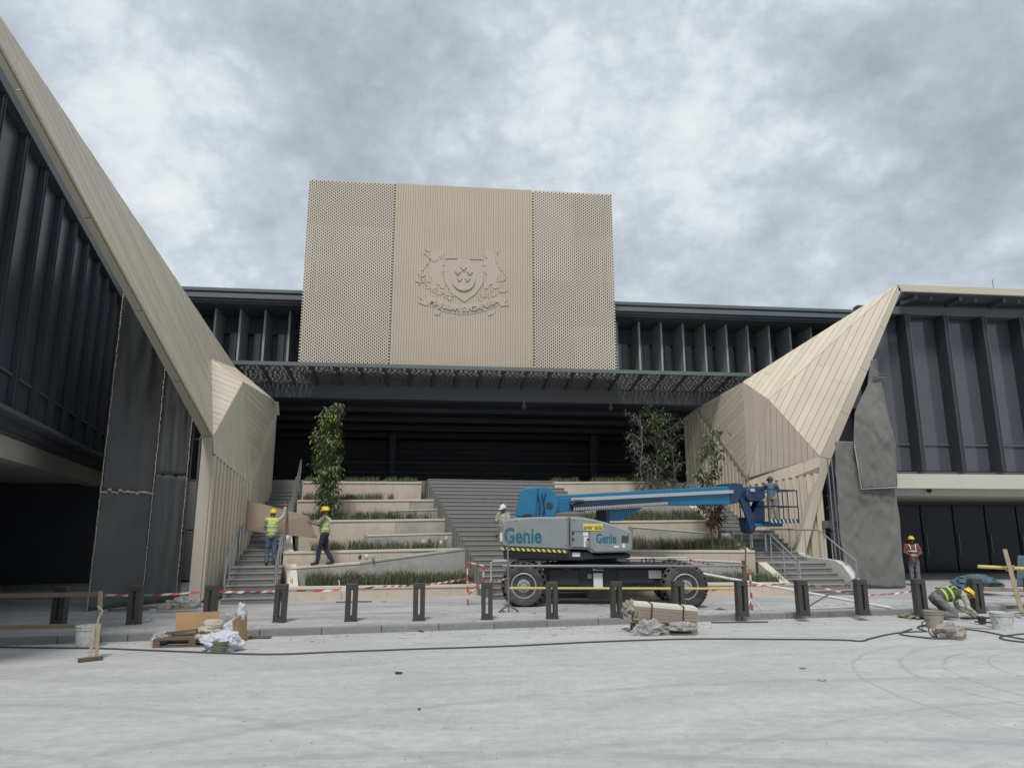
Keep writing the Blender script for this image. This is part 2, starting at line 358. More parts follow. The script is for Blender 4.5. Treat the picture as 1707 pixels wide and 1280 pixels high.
def inst(name, me, parent, loc=None, mw=None):      # another object on shared mesh data
    o = bpy.data.objects.new(name, me); COL.objects.link(o); o.parent = parent
    if mw is not None: o.matrix_local = mw
    elif loc is not None: o.location = loc
    return o

def clip(poly, a, b, c):        # keep a*x+b*y<=c
    out = []
    for i in range(len(poly)):
        p, q = poly[i], poly[(i + 1) % len(poly)]; dp = a * p[0] + b * p[1] - c; dq = a * q[0] + b * q[1] - c
        if dp <= 0: out.append(p)
        if dp * dq < 0:
            t = dp / (dp - dq); out.append((p[0] + (q[0] - p[0]) * t, p[1] + (q[1] - p[1]) * t))
    return out
def boards(parent, pts, direc, wid, gap=.012, th=.03, m=None, name='cladding_board', seam=None, back=True, toward=None):
    """Covers a flat facet with separate long boards running along direc."""
    pts = [Vector(p) for p in pts]; n = Vector()
    for i in range(1, len(pts) - 1): n += (pts[i] - pts[0]).cross(pts[i + 1] - pts[0])
    n.normalize(); tw = Vector(toward) if toward is not None else CAM0
    if n.dot(tw - pts[0]) < 0: n = -n
    d = Vector(direc); d = (d - n * d.dot(n)).normalized(); s = d.cross(n); o = pts[0]
    P = [((p - o).dot(s), (p - o).dot(d)) for p in pts]
    if back: obj('backing', MB().prism([p - n * .035 for p in pts], n * .03), M['gap'], parent)
    lo = min(p[0] for p in P); hi = max(p[0] for p in P); k = 0; x = lo
    while x < hi:
        q = clip(clip(P, 1, 0, x + wid - gap), -1, 0, -x)
        if len(q) >= 3:
            pieces = [q]
            if seam:
                pieces = []; y0 = min(p[1] for p in q); y1 = max(p[1] for p in q); y = y0 - random.random() * seam
                while y < y1:
                    z = clip(clip(q, 0, 1, y + seam - .008), 0, -1, -y); y += seam
                    if len(z) >= 3: pieces.append(z)
            for z in pieces:
                ar = abs(sum(z[i][0] * z[(i + 1) % len(z)][1] - z[(i + 1) % len(z)][0] * z[i][1] for i in range(len(z)))) / 2
                if ar < .004: continue
                e = th + random.uniform(-.003, .003)
                obj(name, MB().prism([o + s * a + d * b for a, b in z], n * e), m or M['clad'], parent)
        x += wid; k += 1
# ------------------------------------------------------------------ ground, pavement, kerb
KL, KR = gz(-400, 1090, 0), gz(2100, 1004, 0)        # foot of the kerb
KD = (KR - KL).normalized(); KN = Vector((-KD.y, KD.x, 0))
def kz(x): return KL + KD * ((x - KL.x) / KD.x)
struct('road', MB().add([(-900, -900, 0), (900, -900, 0), (900, 900, 0), (-900, 900, 0)], [(0, 1, 2, 3)]), M['road'])
a, b = kz(-45), kz(60)
PZ = .13
struct('pavement', MB().add([(p.x, p.y, PZ) for p in (a + KN * .16, b + KN * .16)] + [(60, 62, PZ), (-45, 62, PZ)], [(0, 1, 2, 3)]), M['pave'])
kerb = bpy.data.objects.new('kerb', None); COL.objects.link(kerb); kerb['kind'] = 'structure'
LOCAL['kerb'] = Vector()
km = None; n = 0; s = 0.0
L = (b - a).length
while s < L:
    p = a + KD * s
    if p.x > -16 and p.x < 26:
        o = obj('kerb_stone', MB().box(p + KD * .595 + KN * .08 + Vector((0, 0, PZ / 2 - .02 + random.uniform(-.004, .004))), (1.19, .158 + random.uniform(-.004, .004), PZ + .06), math.atan2(KD.y, KD.x)), M['kerb'], kerb, bev=.012)
    s += 1.2

# ------------------------------------------------------------------ main hall building
main = thing('hall_building', 'large dark hall building with grey fins above a deep open undercroft and stairs', 'building', (4, 36, 0))
FY = 31.0
# plinth and platform
obj('platform', MB().bb((-14, 29.2, .2), (14.9, 47, 4.03)), M['stair'], main)
obj('beam', MB().bb((-11, 30.0, 7.52), (20, 30.5, 8.25)), M['dark'], main)
obj('ceiling', MB().bb((-11, 30.52, 7.70), (20, 47, 8.3)), M['black'], main)
for y, zz in ((33.2, 7.5), (36, 7.46), (39, 7.42), (42, 7.38)):
    obj('ceiling_beam', MB().bb((-11, y, zz), (20, y + .5, 7.695)), M['black'], main)
obj('back_wall', MB().bb((-13, 46, 4.03), (23, 46.4, 8.2)), M['hall'], main)
obj('side_wall', MB().bb((-11.4, 30.1, 4.03), (-11.02, 46, 8.2)), M['hall'], main)
obj('side_wall', MB().bb((20.02, 30.1, 4.03), (20.4, 46, 8.2)), M['hall'], main)
for k in range(9):
    obj('wall_slat', MB().bb((-10.9, 45.7, 4.5 + .33 * k), (19.9, 45.98, 4.5 + .33 * k + .22)), M['hall'], main)
obj('hall_railing', MB().cyl((-5, 40, 5.75), (12, 40, 5.75), .035, n=8).cyl((-5, 40, 5.2), (12, 40, 5.2), .02, n=6), M['galv'], main)
hr = main.children[-1]
for k in range(12): obj('baluster', MB().cyl((-5 + k * 17 / 11, 40, 4.03), (-5 + k * 17 / 11, 40, 5.75), .02, n=6), M['dark'], main)
for x in (-2.5, 9.5):
    obj('hall_column', MB().cyl((x, 42, 4.03), (x, 42, 7.7), .3, n=20), M['hall'], main, smooth=True)
obj('link_wall', MB().bb((-16, 29.25, .13), (-11.2, 29.5, 8.3)), M['black'], main)
# upper storey: soffit, glass, fins, roof
obj('upper_floor', MB().bb((-13, 30.5, 8.3), (24, 40, 8.75)), M['dark'], main)
obj('rear_wall', MB().bb((-13, 32.9, 8.75), (24, 39.8, 12.0)), M['dark'], main)
obj('header', MB().bb((-13, 32.5, 10.9), (24, 32.88, 11.95)), M['dark'], main)
zt = 12.22
obj('roof', MB().bb((-14, 30.0, zt - .14), (25, 41, zt)), M['roofm'], main)
obj('roof_gutter', MB().bb((-14, 30.1, zt - .22), (25, 40.9, zt - .142)), M['black'], main)
obj('roof_fascia', MB().bb((-14, 30.04, zt - .42), (25, 40.9, zt - .222)), M['roofm'], main)
obj('roof_lip', MB().bb((-14, 30.18, zt - .53), (25, 40.9, zt - .422)), M['dark'], main)
obj('soffit', MB().bb((-13, 30.3, zt - .60), (24, 40.5, zt - .532)), M['dark'], main)
SPC = 1.057; x0 = at(399.8, 540, FY).x
fm = obj('fin', MB().bb((-.045, FY, 8.75), (.045, FY + 1.35, 11.6)), M['fin'], main, org=(0, 0, 0), bev=.008); fme = fm.data
fm.location = Vector((x0, 0, 0)) - LOCAL[main.name]
gm = None
i0, i1 = -4, 30
for i in range(i0, i1):
    x = x0 + SPC * i
    if i != 0: inst('fin', fme, main, loc=Vector((x, 0, 0)) - LOCAL[main.name])
    if x < -5 or x > 6.5:
        if gm is None:
            gm = obj('window', MB().bb((0, 32.42, 8.76), (.62, 32.48, 10.88)), M['glass2'], main, org=(0, 0, 0)).data
            gf = main.children
            wo_ = [c for c in main.children if c.name.startswith('window')][0]; wo_.location = Vector((x + .28, 0, 0)) - LOCAL[main.name]
            fr = obj('frame', MB().bb((.3, 32.37, 8.76), (.335, 32.415, 10.88)), M['dark'], wo_, org=(0, 0, 0)); frm = fr.data
        else:
            o = inst('window', gm, main, loc=Vector((x + .28, 0, 0)) - LOCAL[main.name]); inst('frame', frm, o, loc=(0, 0, 0))
# canopy of perforated panels
cf, cb_ = (28.0, 8.47), (30.0, 8.14)
canopy = thing('perforated_canopy', 'long canopy of perforated metal panels between dark ribs above the undercroft', 'canopy', (3, 29, 8.3))
def slat_panel(wid, dep):
    mb = MB(); y = 0; r = random.Random(3)
    while y < dep - .03:
        x = r.uniform(-.1, 0)
        while x < wid:
            l = r.choice((.09, .13, .18)); x1 = min(x + l, wid)
            if x1 > max(x, 0) + .02: mb.bb((max(x, 0), y, 0), (x1, y + .052, .035))
            x += l + r.choice((.04, .055, .08))
        y += .062
    for x in (.0, wid / 2, wid - .012): mb.bb((x, 0, .036), (x + .012, dep, .06))
    return mb
slope = math.atan2(cb_[1] - cf[1], cb_[0] - cf[0]); dep = math.hypot(cb_[1] - cf[1], cb_[0] - cf[0])
cx0 = at(475.9, 610, 28).x; cs_ = .964; pm = None
for i in range(-5, 23):
    x = cx0 + cs_ * i
    mw = Matrix.Translation(Vector((x + .05, cf[0], cf[1])) - LOCAL[canopy.name]) @ Matrix.Rotation(slope, 4, 'X')
    if pm is None:
        o = obj('perforated_panel', slat_panel(cs_ - .1, dep), M['canopyp'], canopy, org=(0, 0, 0)); pm = o.data; o.matrix_local = mw
    else: inst('perforated_panel', pm, canopy, mw=mw)
    obj('rib', MB().bar((x, cf[0] - .02, cf[1] - .02), (x, cb_[0], cb_[1] - .02), .07, .16), M['dark'], canopy)
obj('front_edge', MB().bb((cx0 - 5.2, 27.9, 8.41), (cx0 + 22.3, 27.975, 8.56)), M['roofm'], canopy)
for px in (873, 1017):
    p = at(px, 672, 30.0)
    t = thing('dome_camera', 'small dome camera hanging under the dark beam, ' + ('nearer the screen centre' if px < 900 else 'towards the right wing'), 'camera', (p.x, 29.9, 7.46), group='dome cameras under the beam')
    obj('bracket', MB().cyl((p.x, 29.9, 7.3), (p.x, 29.9, 7.51), .03).bb((p.x - .03, 29.9, 7.5), (p.x + .03, 30.05, 7.56)), M['galv'], t)
    obj('dome', MB().ell((p.x, 29.9, 7.27), (.09, .09, .1), 12, 8), M['galv'], t, smooth=True)
    obj('lens', MB().ell((p.x, 29.83, 7.24), (.05, .05, .05), 10, 6), M['ink'], t, smooth=True)

# ------------------------------------------------------------------ facade screen with the crest
SY = 28.7
scr = thing('facade_screen', 'tall champagne metal screen, perforated at both sides, with a raised crest in the middle', 'screen', (1, SY, 8.6))
xl, xr = at(507, 450, SY).x, at(1023, 450, SY).x
zt_, zb_ = at(768, 311, SY).z, 8.5
xa, xb = at(654, 450, SY).x, at(889, 450, SY).x
def lattice(parent, xs, xe, z0, z1, cols, rows, first=False):
    pw = .172; ph = .0655
    for ci in range(cols):
        for ri in range(rows):
            mb = MB(); ax, bx = xs + (xe - xs) * ci / cols, xs + (xe - xs) * (ci + 1) / cols
            az_, bz = z0 + (z1 - z0) * ri / rows, z0 + (z1 - z0) * (ri + 1) / rows
            nx = max(1, round((bx - ax) / pw)); nz = max(2, round((bz - az_) / ph / 2) * 2); px_ = (bx - ax) / nx; pz_ = (bz - az_) / nz
            for j in range(nz):
                for i in range(nx):
                    c = ax + (i + .25 + .5 * (j % 2)) * px_; hw = .34 * px_
                    mb.bb((c - hw, SY, az_ + j * pz_ + .0015), (c + hw, SY + .14, az_ + (j + 1) * pz_ - .0015))
            obj('perforated_panel', mb, M['lattice'], parent, kind='stuff')
lattice(scr, xl, xa, zb_, zt_, 2, 4); lattice(scr, xb, xr, zb_, zt_, 2, 4)
obj('backing', MB().bb((xl + .42, SY + .9, zb_), (xr - .42, SY + 1.1, zt_ - .3)), M['black'], scr)
for x in (xl + .3, xa, xb, xr - .3): obj('post', MB().bb((x - .05, SY + .16, zb_ - .2), (x + .05, SY + .88, zt_ - .25)), M['dark'], scr)
obj('center_panel', MB().bb((xa + .02, SY + .055, zb_), (xb - .02, SY + .17, zt_)), M['screen'], scr)
nr = 56; mb = MB()
for i in range(nr):
    x = xa + .04 + (xb - xa - .08) * (i + .5) / nr; mb.bb((x - .048, SY + .002, zb_ + .01), (x + .048, SY + .053, zt_ - .003))
obj('ribbing', mb, M['screen'], scr, kind='stuff')

# the crest: a relief in front of the ribbing, drawn on the screen's own plane
EY = SY
def ez(u, v): return at(660 + u / 7.759, 380 + v / 7.759, EY)
emb = obj('crest', MB().prism([ez(*p) for p in ((640, 400), (1120, 408), (1130, 560), (1120, 720), (1030, 850), (885, 955), (720, 840), (640, 700), (622, 560))], (0, -.014, 0)), M['relief'], scr)
def rel(name, polys, dep, y=0.0, bev=.0):
    mb = MB()
    for pl in polys: mb.prism([ez(*p) + Vector((0, -y, 0)) for p in pl], (0, -dep, 0))
    return obj(name, mb, M['relief'], emb, bev=bev)
def stroke(pts, wd, y, dep):
    mb = MB()
    for p, q in zip(pts[:-1], pts[1:]):
        a, b = ez(*p), ez(*q); d = (b - a).normalized(); nn = Vector((-d.z, 0, d.x)) * wd / 2
        mb.prism([a - d * wd * .3 + nn + Vector((0, -y, 0)), b + d * wd * .3 + nn + Vector((0, -y, 0)), b + d * wd * .3 - nn + Vector((0, -y, 0)), a - d * wd * .3 - nn + Vector((0, -y, 0))], (0, -dep, 0))
    return mb
obj('shield_border', stroke([(640, 400), (622, 560), (640, 700), (720, 840), (885, 955), (1030, 850), (1120, 720), (1130, 560), (1120, 408)], .03, .015, .014), M['relief'], emb)
obj('shield_border', stroke([(640, 396), (790, 392)], .05, .015, .03), M['relief'], emb)
obj('shield_border', stroke([(960, 402), (1120, 406)], .05, .015, .03), M['relief'], emb)
cr = [(877 + 148 * math.cos(t), 670 + 148 * math.sin(t)) for t in [R(-8) + R(196) * i / 24 for i in range(25)]]
cr += [(877 + 146 * math.cos(t), 606 + 132 * math.sin(t)) for t in [R(162) - R(144) * i / 20 for i in range(21)]]
rel('crescent', [cr], .06, .015)
def star(cx, cy, r): return [(cx + (r if k % 2 == 0 else r * .42) * math.sin(k * math.pi / 5), cy - (r if k % 2 == 0 else r * .42) * math.cos(k * math.pi / 5)) for k in range(10)]
for s_ in ((875, 525, 42), (800, 580, 38), (956, 582, 38), (822, 668, 36), (926, 670, 36)): rel('star', [star(*s_)], .045, .015)
lion = [(505, 300), (545, 278), (590, 300), (612, 345), (590, 380), (572, 405), (600, 440), (640, 430), (655, 452), (612, 486), (590, 500), (640, 520), (690, 545), (672, 572), (610, 560), (585, 610), (590, 680), (640, 735), (625, 785), (580, 780), (560, 740), (520, 725), (530, 770), (500, 790), (440, 780), (445, 755), (480, 745), (470, 680), (440, 610), (440, 500), (455, 400), (470, 330)]
tig = [(1240, 300), (1205, 282), (1165, 302), (1145, 345), (1165, 378), (1185, 400), (1150, 445), (1110, 440), (1095, 465), (1140, 490), (1165, 500), (1110, 530), (1060, 552), (1080, 580), (1145, 570), (1180, 610), (1175, 680), (1130, 740), (1145, 790), (1190, 785), (1205, 745), (1250, 725), (1245, 770), (1280, 790), (1340, 775), (1330, 750), (1290, 742), (1300, 680), (1330, 600), (1320, 500), (1295, 400), (1270, 330)]
rel('lion', [lion], .016, .002); rel('tiger', [tig], .016, .002)
rel('lion_mane', [[(500 + 62 * math.cos(t) * (1 + .12 * math.cos(9 * t)), 365 + 75 * math.sin(t) * (1 + .12 * math.cos(9 * t))) for t in [2 * math.pi * k / 40 for k in range(40)]]], .016, .019)
obj('tail', stroke([(445, 700), (370, 690), (310, 640), (330, 560), (400, 480), (440, 410), (400, 350), (360, 330), (380, 285), (440, 300)], .05, .004, .014), M['relief'], emb)
obj('tail', stroke([(1320, 690), (1400, 680), (1430, 640), (1380, 560), (1310, 470), (1280, 400), (1310, 330), (1330, 285)], .045, .004, .014), M['relief'], emb)
rr = random.Random(5)
def leafp(u, v, a, l, wd): return [(u + l * t * math.cos(a) - wd * math.sin(math.pi * t) * sg * math.sin(a), v + l * t * math.sin(a) + wd * math.sin(math.pi * t) * sg * math.cos(a)) for sg, ts in ((1, (0, .25, .5, .75, 1)), (-1, (.75, .5, .25))) for t in ts]
lv = []
for k in range(16):
    t = k / 15; u = 430 + 300 * t; v = 790 + 120 * t + rr.uniform(-22, 22); lv.append(leafp(u, v, rr.uniform(-.9, .9) + (math.pi if k % 2 else 0), rr.uniform(50, 80), 11))
    u = 1060 + 330 * t; v = 900 - 90 * t + rr.uniform(-22, 22); lv.append(leafp(u, v, rr.uniform(-.9, .9) + (math.pi if k % 2 else 0), rr.uniform(50, 80), 11))
for k in range(10):
    lv.append(leafp(rr.uniform(300, 400), rr.uniform(600, 700), rr.uniform(0, 6.28), 60, 10)); 
mb = MB()
for k, pl in enumerate(lv): mb.prism([ez(*p) + Vector((0, -.003, 0)) for p in pl], (0, -.010 - .0004 * k, 0))
obj('laurel', mb, M['relief'], emb, kind='stuff')
# ribbon: circle through three points of the lettering's baseline
def arc_v(u, dv=0): return -2020 + math.sqrt(max(0, 3100 ** 2 - (u - 875) ** 2)) * 1.0 + dv
def arcv(u): return 1078 - (u - 875) ** 2 / 1750.0
rb = [(u, arcv(u) - 82) for u in range(400, 1361, 60)] + [(u, arcv(u) + 38) for u in range(1360, 399, -60)]
mb = MB()
us = list(range(400, 1361, 60))
for p, q in zip(us[:-1], us[1:]): mb.prism([ez(p, arcv(p) - 88) , ez(q, arcv(q) - 88), ez(q, arcv(q) + 40), ez(p, arcv(p) + 40)], (0, -.016, 0))
obj('ribbon', mb, M['relief'], emb)
for pl in ([(405, 925), (405, 1010), (330, 985), (290, 960), (350, 940), (300, 900)], [(1355, 945), (1355, 1020), (1420, 1005), (1460, 1008), (1400, 975), (1440, 930)], [(490, 1040), (500, 1120), (560, 1130), (580, 1080)], [(1180, 1085), (1190, 1135), (1260, 1120), (1270, 1060)]): rel('ribbon_tail', [pl], .025, .001)
def text_mesh(s, size, ext, offset=0.0):
    cu = bpy.data.curves.new('t', 'FONT'); cu.body = s; cu.size = size; cu.extrude = ext; cu.offset = offset; cu.align_x = 'CENTER'; cu.resolution_u = 3
    o = bpy.data.objects.new('t', cu); COL.objects.link(o); dg = bpy.context.evaluated_depsgraph_get(); dg.update()
    me = bpy.data.meshes.new_from_object(o.evaluated_get(dg)); bpy.data.objects.remove(o); bpy.data.curves.remove(cu); return me
def letters(parent, name, s, size, ext, m, place, offset=0.0):
    """place(k, letter) -> matrix in the parent's frame, or None"""
    cache = {}
    for k, ch in enumerate(s):
        if ch == ' ': continue
        if ch not in cache:
            me = text_mesh(ch, size, ext, offset); me.name = name; me.materials.clear(); me.materials.append(m); cache[ch] = me
        inst(name, cache[ch], parent, mw=place(k, ch))
word = 'MAJULAH SINGAPURA'
wids = [1.25 if c == 'M' else .62 if c in 'I' else .7 if c == 'J' else .55 if c == ' ' else 1.0 for c in word]
tot = sum(wids); acc = 0; upos = []
for c in wids: upos.append(430 + 895 * (acc + c / 2) / tot); acc += c
def crest_place(k, ch):
    u = upos[k]; p = ez(u, arcv(u) + 2); q = ez(u + 10, arcv(u + 10) + 2); ang = math.atan2(q.z - p.z, q.x - p.x)
    return Matrix.Translation(p + Vector((0, -.03, 0)) - LOCAL[scr.name]) @ Matrix.Rotation(-ang, 4, 'Y') @ Matrix.Rotation(R(90), 4, 'X')
letters(emb, 'letter', word, .30, .032, M['relief'], crest_place, .014)
# ------------------------------------------------------------------ right wing
V = Vector
rw = thing('wing_building', 'right wing, tall tinted windows above a pale slab, cream folded cladding at its corner', 'building', (20, 28, 0))
GY = 25.9; RT = 11.46; RX1 = 44
fx = [at(1515, 532, GY - .62).x, at(1579.6, 536, GY - .62).x, at(1644, 541, GY - .62).x]
bay = (fx[2] - fx[0]) / 2
gz0, gz1 = at(1530, 787, GY).z, at(1530, 532, GY).z; tz = at(1530, 741, GY).z
p_glass = p_sp = p_fin = None
nb = int((RX1 - fx[0]) / bay)
for i in range(-1, nb):
    x = fx[0] + bay * i
    d0 = V((x, 0, 0)) - LOCAL[rw.name]
    if p_glass is None:
        o = obj('window', MB().bb((.03, GY, tz + .03), (bay - .03, GY + .03, gz1)), M['glass'], rw, org=(0, 0, 0)); p_glass = o.data; o.location = d0
        o = obj('spandrel', MB().bb((.03, GY, gz0 + .05), (bay - .03, GY + .03, tz - .03)), M['glass'], rw, org=(0, 0, 0)); p_sp = o.data; o.location = d0
        o = obj('fin', MB().bb((-.16, GY - .62, gz0), (.0, GY - .002, gz1 + .02)), M['findark'], rw, org=(0, 0, 0), bev=.01); p_fin = o.data; o.location = d0
        o = obj('fin_edge', MB().bb((-.018, GY - .65, gz0), (.012, GY - .622, gz1)), M['dark'], rw, org=(0, 0, 0)); p_fe = o.data; o.location = d0
    else:
        inst('window', p_glass, rw, loc=d0); inst('spandrel', p_sp, rw, loc=d0); inst('fin', p_fin, rw, loc=d0); inst('fin_edge', p_fe, rw, loc=d0)
xL = fx[0] - bay
obj('transom', MB().bb((xL, GY - .06, tz - .035), (RX1, GY - .004, tz + .035)), M['dark'], rw)
obj('sill', MB().bb((xL, GY - .3, gz0 - .09), (RX1, GY + .3, gz0 - .005)), M['dark'], rw)
obj('header', MB().bb((xL, GY - .5, gz1 + .022), (RX1, GY + .4, gz1 + .34)), M['dark'], rw)
obj('rear_wall', MB().bb((xL, GY + .06, 4.2), (RX1, GY + .4, RT - .4)), M['black'], rw)
Af = at(1497, 474, 24.5)
obj('soffit', MB().prism([(Af.x + .3, 24.61, RT - .30), (RX1, 24.61, RT - .30), (RX1, 33, RT - .30), (22.6, 33, RT - .30)], (0, 0, .06)), M['dark'], rw)
for i in range(14):
    x = Af.x + .8 + i * 1.9
    obj('soffit_beam', MB().bb((x, 24.75, RT - .48), (x + .14, 25.6, RT - .302)), M['dark'], rw)
    obj('downlight', MB().cyl((x + .9, 25.0, RT - .40), (x + .9, 25.0, RT - .302), .06, n=10), M['galv'], rw)
obj('roof', MB().prism([(Af.x + .3, 24.62, RT - .235), (RX1, 24.62, RT - .235), (RX1, 36, RT - .235), (23.5, 36, RT - .235)], (0, 0, .21)), M['dark'], rw)
obj('roof_fascia', MB().bb((Af.x, 24.5, RT - .27), (RX1, 24.6, RT)), M['fascia'], rw)
obj('lightning_rod', MB().cyl((at(1661, 478, 24.6).x, 24.75, RT - .03), (at(1661, 478, 24.6).x, 24.75, RT + .45), .015, n=6), M['galv'], rw)
sx = at(1495, 800, 24.8).x
obj('slab_edge', MB().bb((sx, 24.8, 3.6), (RX1, 25.2, 4.13)), M['slab'], rw)
obj('slab', MB().bb((sx - 1.5, 25.22, 3.66), (RX1, 33, 4.1)), M['soffit'], rw)
obj('soffit_step', MB().bb((sx - .6, 25.5, 3.36), (RX1, 33, 3.655)), M['slab'], rw)
obj('undercroft_wall', MB().bb((15, 31, .13), (RX1, 31.3, 3.4)), M['black'], rw)
gd = None
for i in range(14):
    x = 17.5 + 1.6 * i
    if gd is None:
        o = obj('glass_door', MB().bb((0, 30.9, .2), (1.5, 30.94, 3.2)), M['doorglass'], rw, org=(0, 0, 0)); gd = o.data; o.location = V((x, 0, 0)) - LOCAL[rw.name]
        h = obj('handle', MB().cyl((.1, 30.84, 1.0), (.1, 30.84, 1.9), .02, n=6), M['galv'], o, org=(0, 0, 0)); hm = h.data
    else: o = inst('glass_door', gd, rw, loc=V((x, 0, 0)) - LOCAL[rw.name]); inst('handle', hm, o, loc=(0, 0, 0))
obj('inner_wall', MB().bb((15.0, 26, .13), (15.4, 31, 5.5)), M['black'], rw)
obj('side_wall', MB().bb((15.4, GY + .45, 4.2), (xL - .5, GY + .75, 7.5)), M['black'], rw)
obj('dome_camera', MB().ell((at(1548, 820, 25.4).x, 25.35, 3.55), (.09, .09, .09), 10, 6), M['ink'], rw, smooth=True)

# folded cladding at the corner
A = Af.copy(); A.z = RT; C = at(1367, 761, 24.5); C2 = at(1366, 787, 24.5); Pr = at(1239, 637, 26.7); P2 = at(1282, 667, 25.3)
B = at(1163, 680, 30.5); Bo = at(1139, 697.5, 31.5); Bo2 = at(1141, 706, 31.5); Bx = at(1163, 690, 30.5); G1 = at(1247, 796, 26.6); G2 = at(1251, 808, 26.6)
def dirp(pa, pb, tri):      # direction in a facet's plane of a seam seen between two pixels
    n = (tri[1] - tri[0]).cross(tri[2] - tri[0]); return onpl(*pb, tri[0], n) - onpl(*pa, tri[0], n)
d3 = dirp((1462, 504), (1347, 740), (A, Pr, C))
boards(rw, (A, Pr, P2), d3, .25, toward=A + V((-6, -9, 0)), seam=6)
boards(rw, (A, P2, C), d3, .25, toward=A + V((-6, -9, 0)), seam=6)
boards(rw, (Pr, B, G1), dirp((1180, 706), (1239, 642), (Pr, B, G1)), .25, seam=5)
boards(rw, (Pr, P2, G1), dirp((1262, 660), (1266, 795), (Pr, P2, G1)), .22)
boards(rw, (P2, C, G1), dirp((1300, 690), (1302, 795), (P2, C, G1)), .22)
boards(rw, (C, C2, G2, G1), dirp((1300, 780), (1301, 800), (C, C2, G1)), .6)
boards(rw, (B, Bo, Bo2, Bx), (Bo - B), .9, back=False)
boards(rw, (B, G1, G2, Bx), (G1 - B), .9, back=False)
Ci = at(1385, 766, 24.5); Ai = at(1502, 484, 24.5); C2i = at(1380, 784, 24.5)
# front fascia of the fold, in four lengths, then the raking leg
def lerp(a, b, t): return a + (b - a) * t
for k in range(4):
    t0, t1 = k / 4, (k + 1) / 4 - .002
    obj('fascia_panel', MB().prism([lerp(A, C, t0), lerp(A, C, t1), lerp(Ai, Ci, t1), lerp(Ai, Ci, t0)], (0, .35, 0)), M['fascia'], rw)
D, Di = at(1322, 940, 24.5), at(1342, 925, 24.5)
obj('leg', MB().prism([C, C2, D, Di, C2i, Ci], (.0, .30, 0)), M['fascia'], rw)
# ribbed wall below
def ribwall(parent, tops, zb, sp_, toward):
    for a, b in zip(tops[:-1], tops[1:]):
        h = V((b.x - a.x, b.y - a.y, 0)); L = h.length; h.normalize(); n = V((-h.y, h.x, 0))
        if n.dot(V(toward) - a) < 0: n = -n
        obj('ribbed_panel', MB().prism([V((a.x, a.y, zb)) - n * .1, V((b.x, b.y, zb)) - n * .1, b - n * .1, a - n * .1], n * .05), M['clad'], parent)
        k = sp_ * .5
        while k < L:
            t = k / L; zt2 = a.z + (b.z - a.z) * t - .01; p = a + (b - a) * t
            obj('rib', MB().box((p.x, p.y, (zb + zt2) / 2), (sp_ * .52, .10, zt2 - zb), math.atan2(h.y, h.x)), M['clad'], parent)
            k += sp_
ribwall(rw, [C2, G2, Bx, Bo2], .2, .27, (5, 20, 2))

# ------------------------------------------------------------------ left wing
lw = thing('wing_building', 'left wing, dark finned glass above a pale soffit, cream cladding sweeping down its edge', 'building', (-9, 18, 0))
W0 = V((-8.98, 15.53, 0)); wd_ = V((-2.79, 11.47, 0)).normalized(); wn = V((wd_.y, -wd_.x, 0))
wa = math.atan2(wd_.y, wd_.x)
def W(s, o, z): return W0 + wd_ * s + wn * o + V((0, 0, z))
def wbox(mb, s0, s1, o0, o1, z0, z1):
    return mb.box(W((s0 + s1) / 2, (o0 + o1) / 2, (z0 + z1) / 2), (abs(s1 - s0), abs(o1 - o0), z1 - z0), wa)
LT = 10.1; LB = .25
gl = fn = None; off = LOCAL[lw.name]
for i in range(-4, 10):
    s0 = i * 1.5 + .35
    if gl is None:
        s00 = s0
        gl = obj('window', wbox(MB(), s0 + .03, s0 + 1.47, -.03, 0, 5.35, LT), M['glassl'], lw)
        sp2 = obj('spandrel', wbox(MB(), s0 + .03, s0 + 1.47, -.03, 0, 4.55, 5.29), M['glassl'], lw)
        fn = obj('fin', wbox(MB(), s0 - .1, s0 + .06, .002, .14, 4.53, LT + .02), M['findark'], lw, bev=.01)
        fe = obj('fin_edge', wbox(MB(), s0 - .012, s0 + .02, .142, .16, 4.53, LT), M['findark'], lw)
    else:
        dl = wd_ * (s0 - s00)
        for n_, q in (('window', gl), ('spandrel', sp2), ('fin', fn), ('fin_edge', fe)): inst(n_, q.data, lw, loc=dl)
obj('transom', wbox(MB(), -5.65, 17, .002, .06, 5.295, 5.345), M['dark'], lw)
obj('sill', wbox(MB(), -5.65, 17, -.3, .3, 4.43, 4.525), M['dark'], lw)
obj('header', wbox(MB(), -5.65, 17, -.3, .2, LT + .025, LT + .33), M['dark'], lw)
obj('rear_wall', wbox(MB(), -5.65, 17, -.4, -.06, 4.3, LT + .4), M['black'], lw)
obj('roof', wbox(MB(), -5.9, 16, -12, -.1, LT + .34, LT + .66), M['dark'], lw)
obj('soffit_underside', wbox(MB(), -5.65, 17, -.9, -.31, 4.25, 4.45), M['dark'], lw)
obj('slab_edge', wbox(MB(), -5.65, 14, -.95, -.45, 3.72, 4.23), M['slab'], lw)
obj('slab', wbox(MB(), -5.65, 14, -9, -.96, 3.80, 4.22), M['soffit'], lw)
obj('undercroft_wall', wbox(MB(), -5.65, 16, -9.4, -9.02, .13, 4.2), M['black'], lw)
obj('undercroft_end', wbox(MB(), 14, 14.3, -9, -.4, .13, 4.2), M['black'], lw)
for k in range(3):
    obj('downlight', MB().cyl(W(-1 + 2.4 * k, -2.4, 3.76), W(-1 + 2.4 * k, -2.4, 3.798), .09, n=12), M['white'], lw)
obj('end_wall', wbox(MB(), -5.63, -5.5, -9, -.32, 4.54, LT + .33), M['glassl'], lw)
obj('end_wall', wbox(MB(), -5.6, -5.45, -9, -1.0, .13, 3.78), M['black'], lw)
A1 = gz(-130, -160, 10.2)
K1 = at(354, 728, 20.9); S1 = at(393, 615, 26.5); nn = (S1 - A1).cross(K1 - A1)
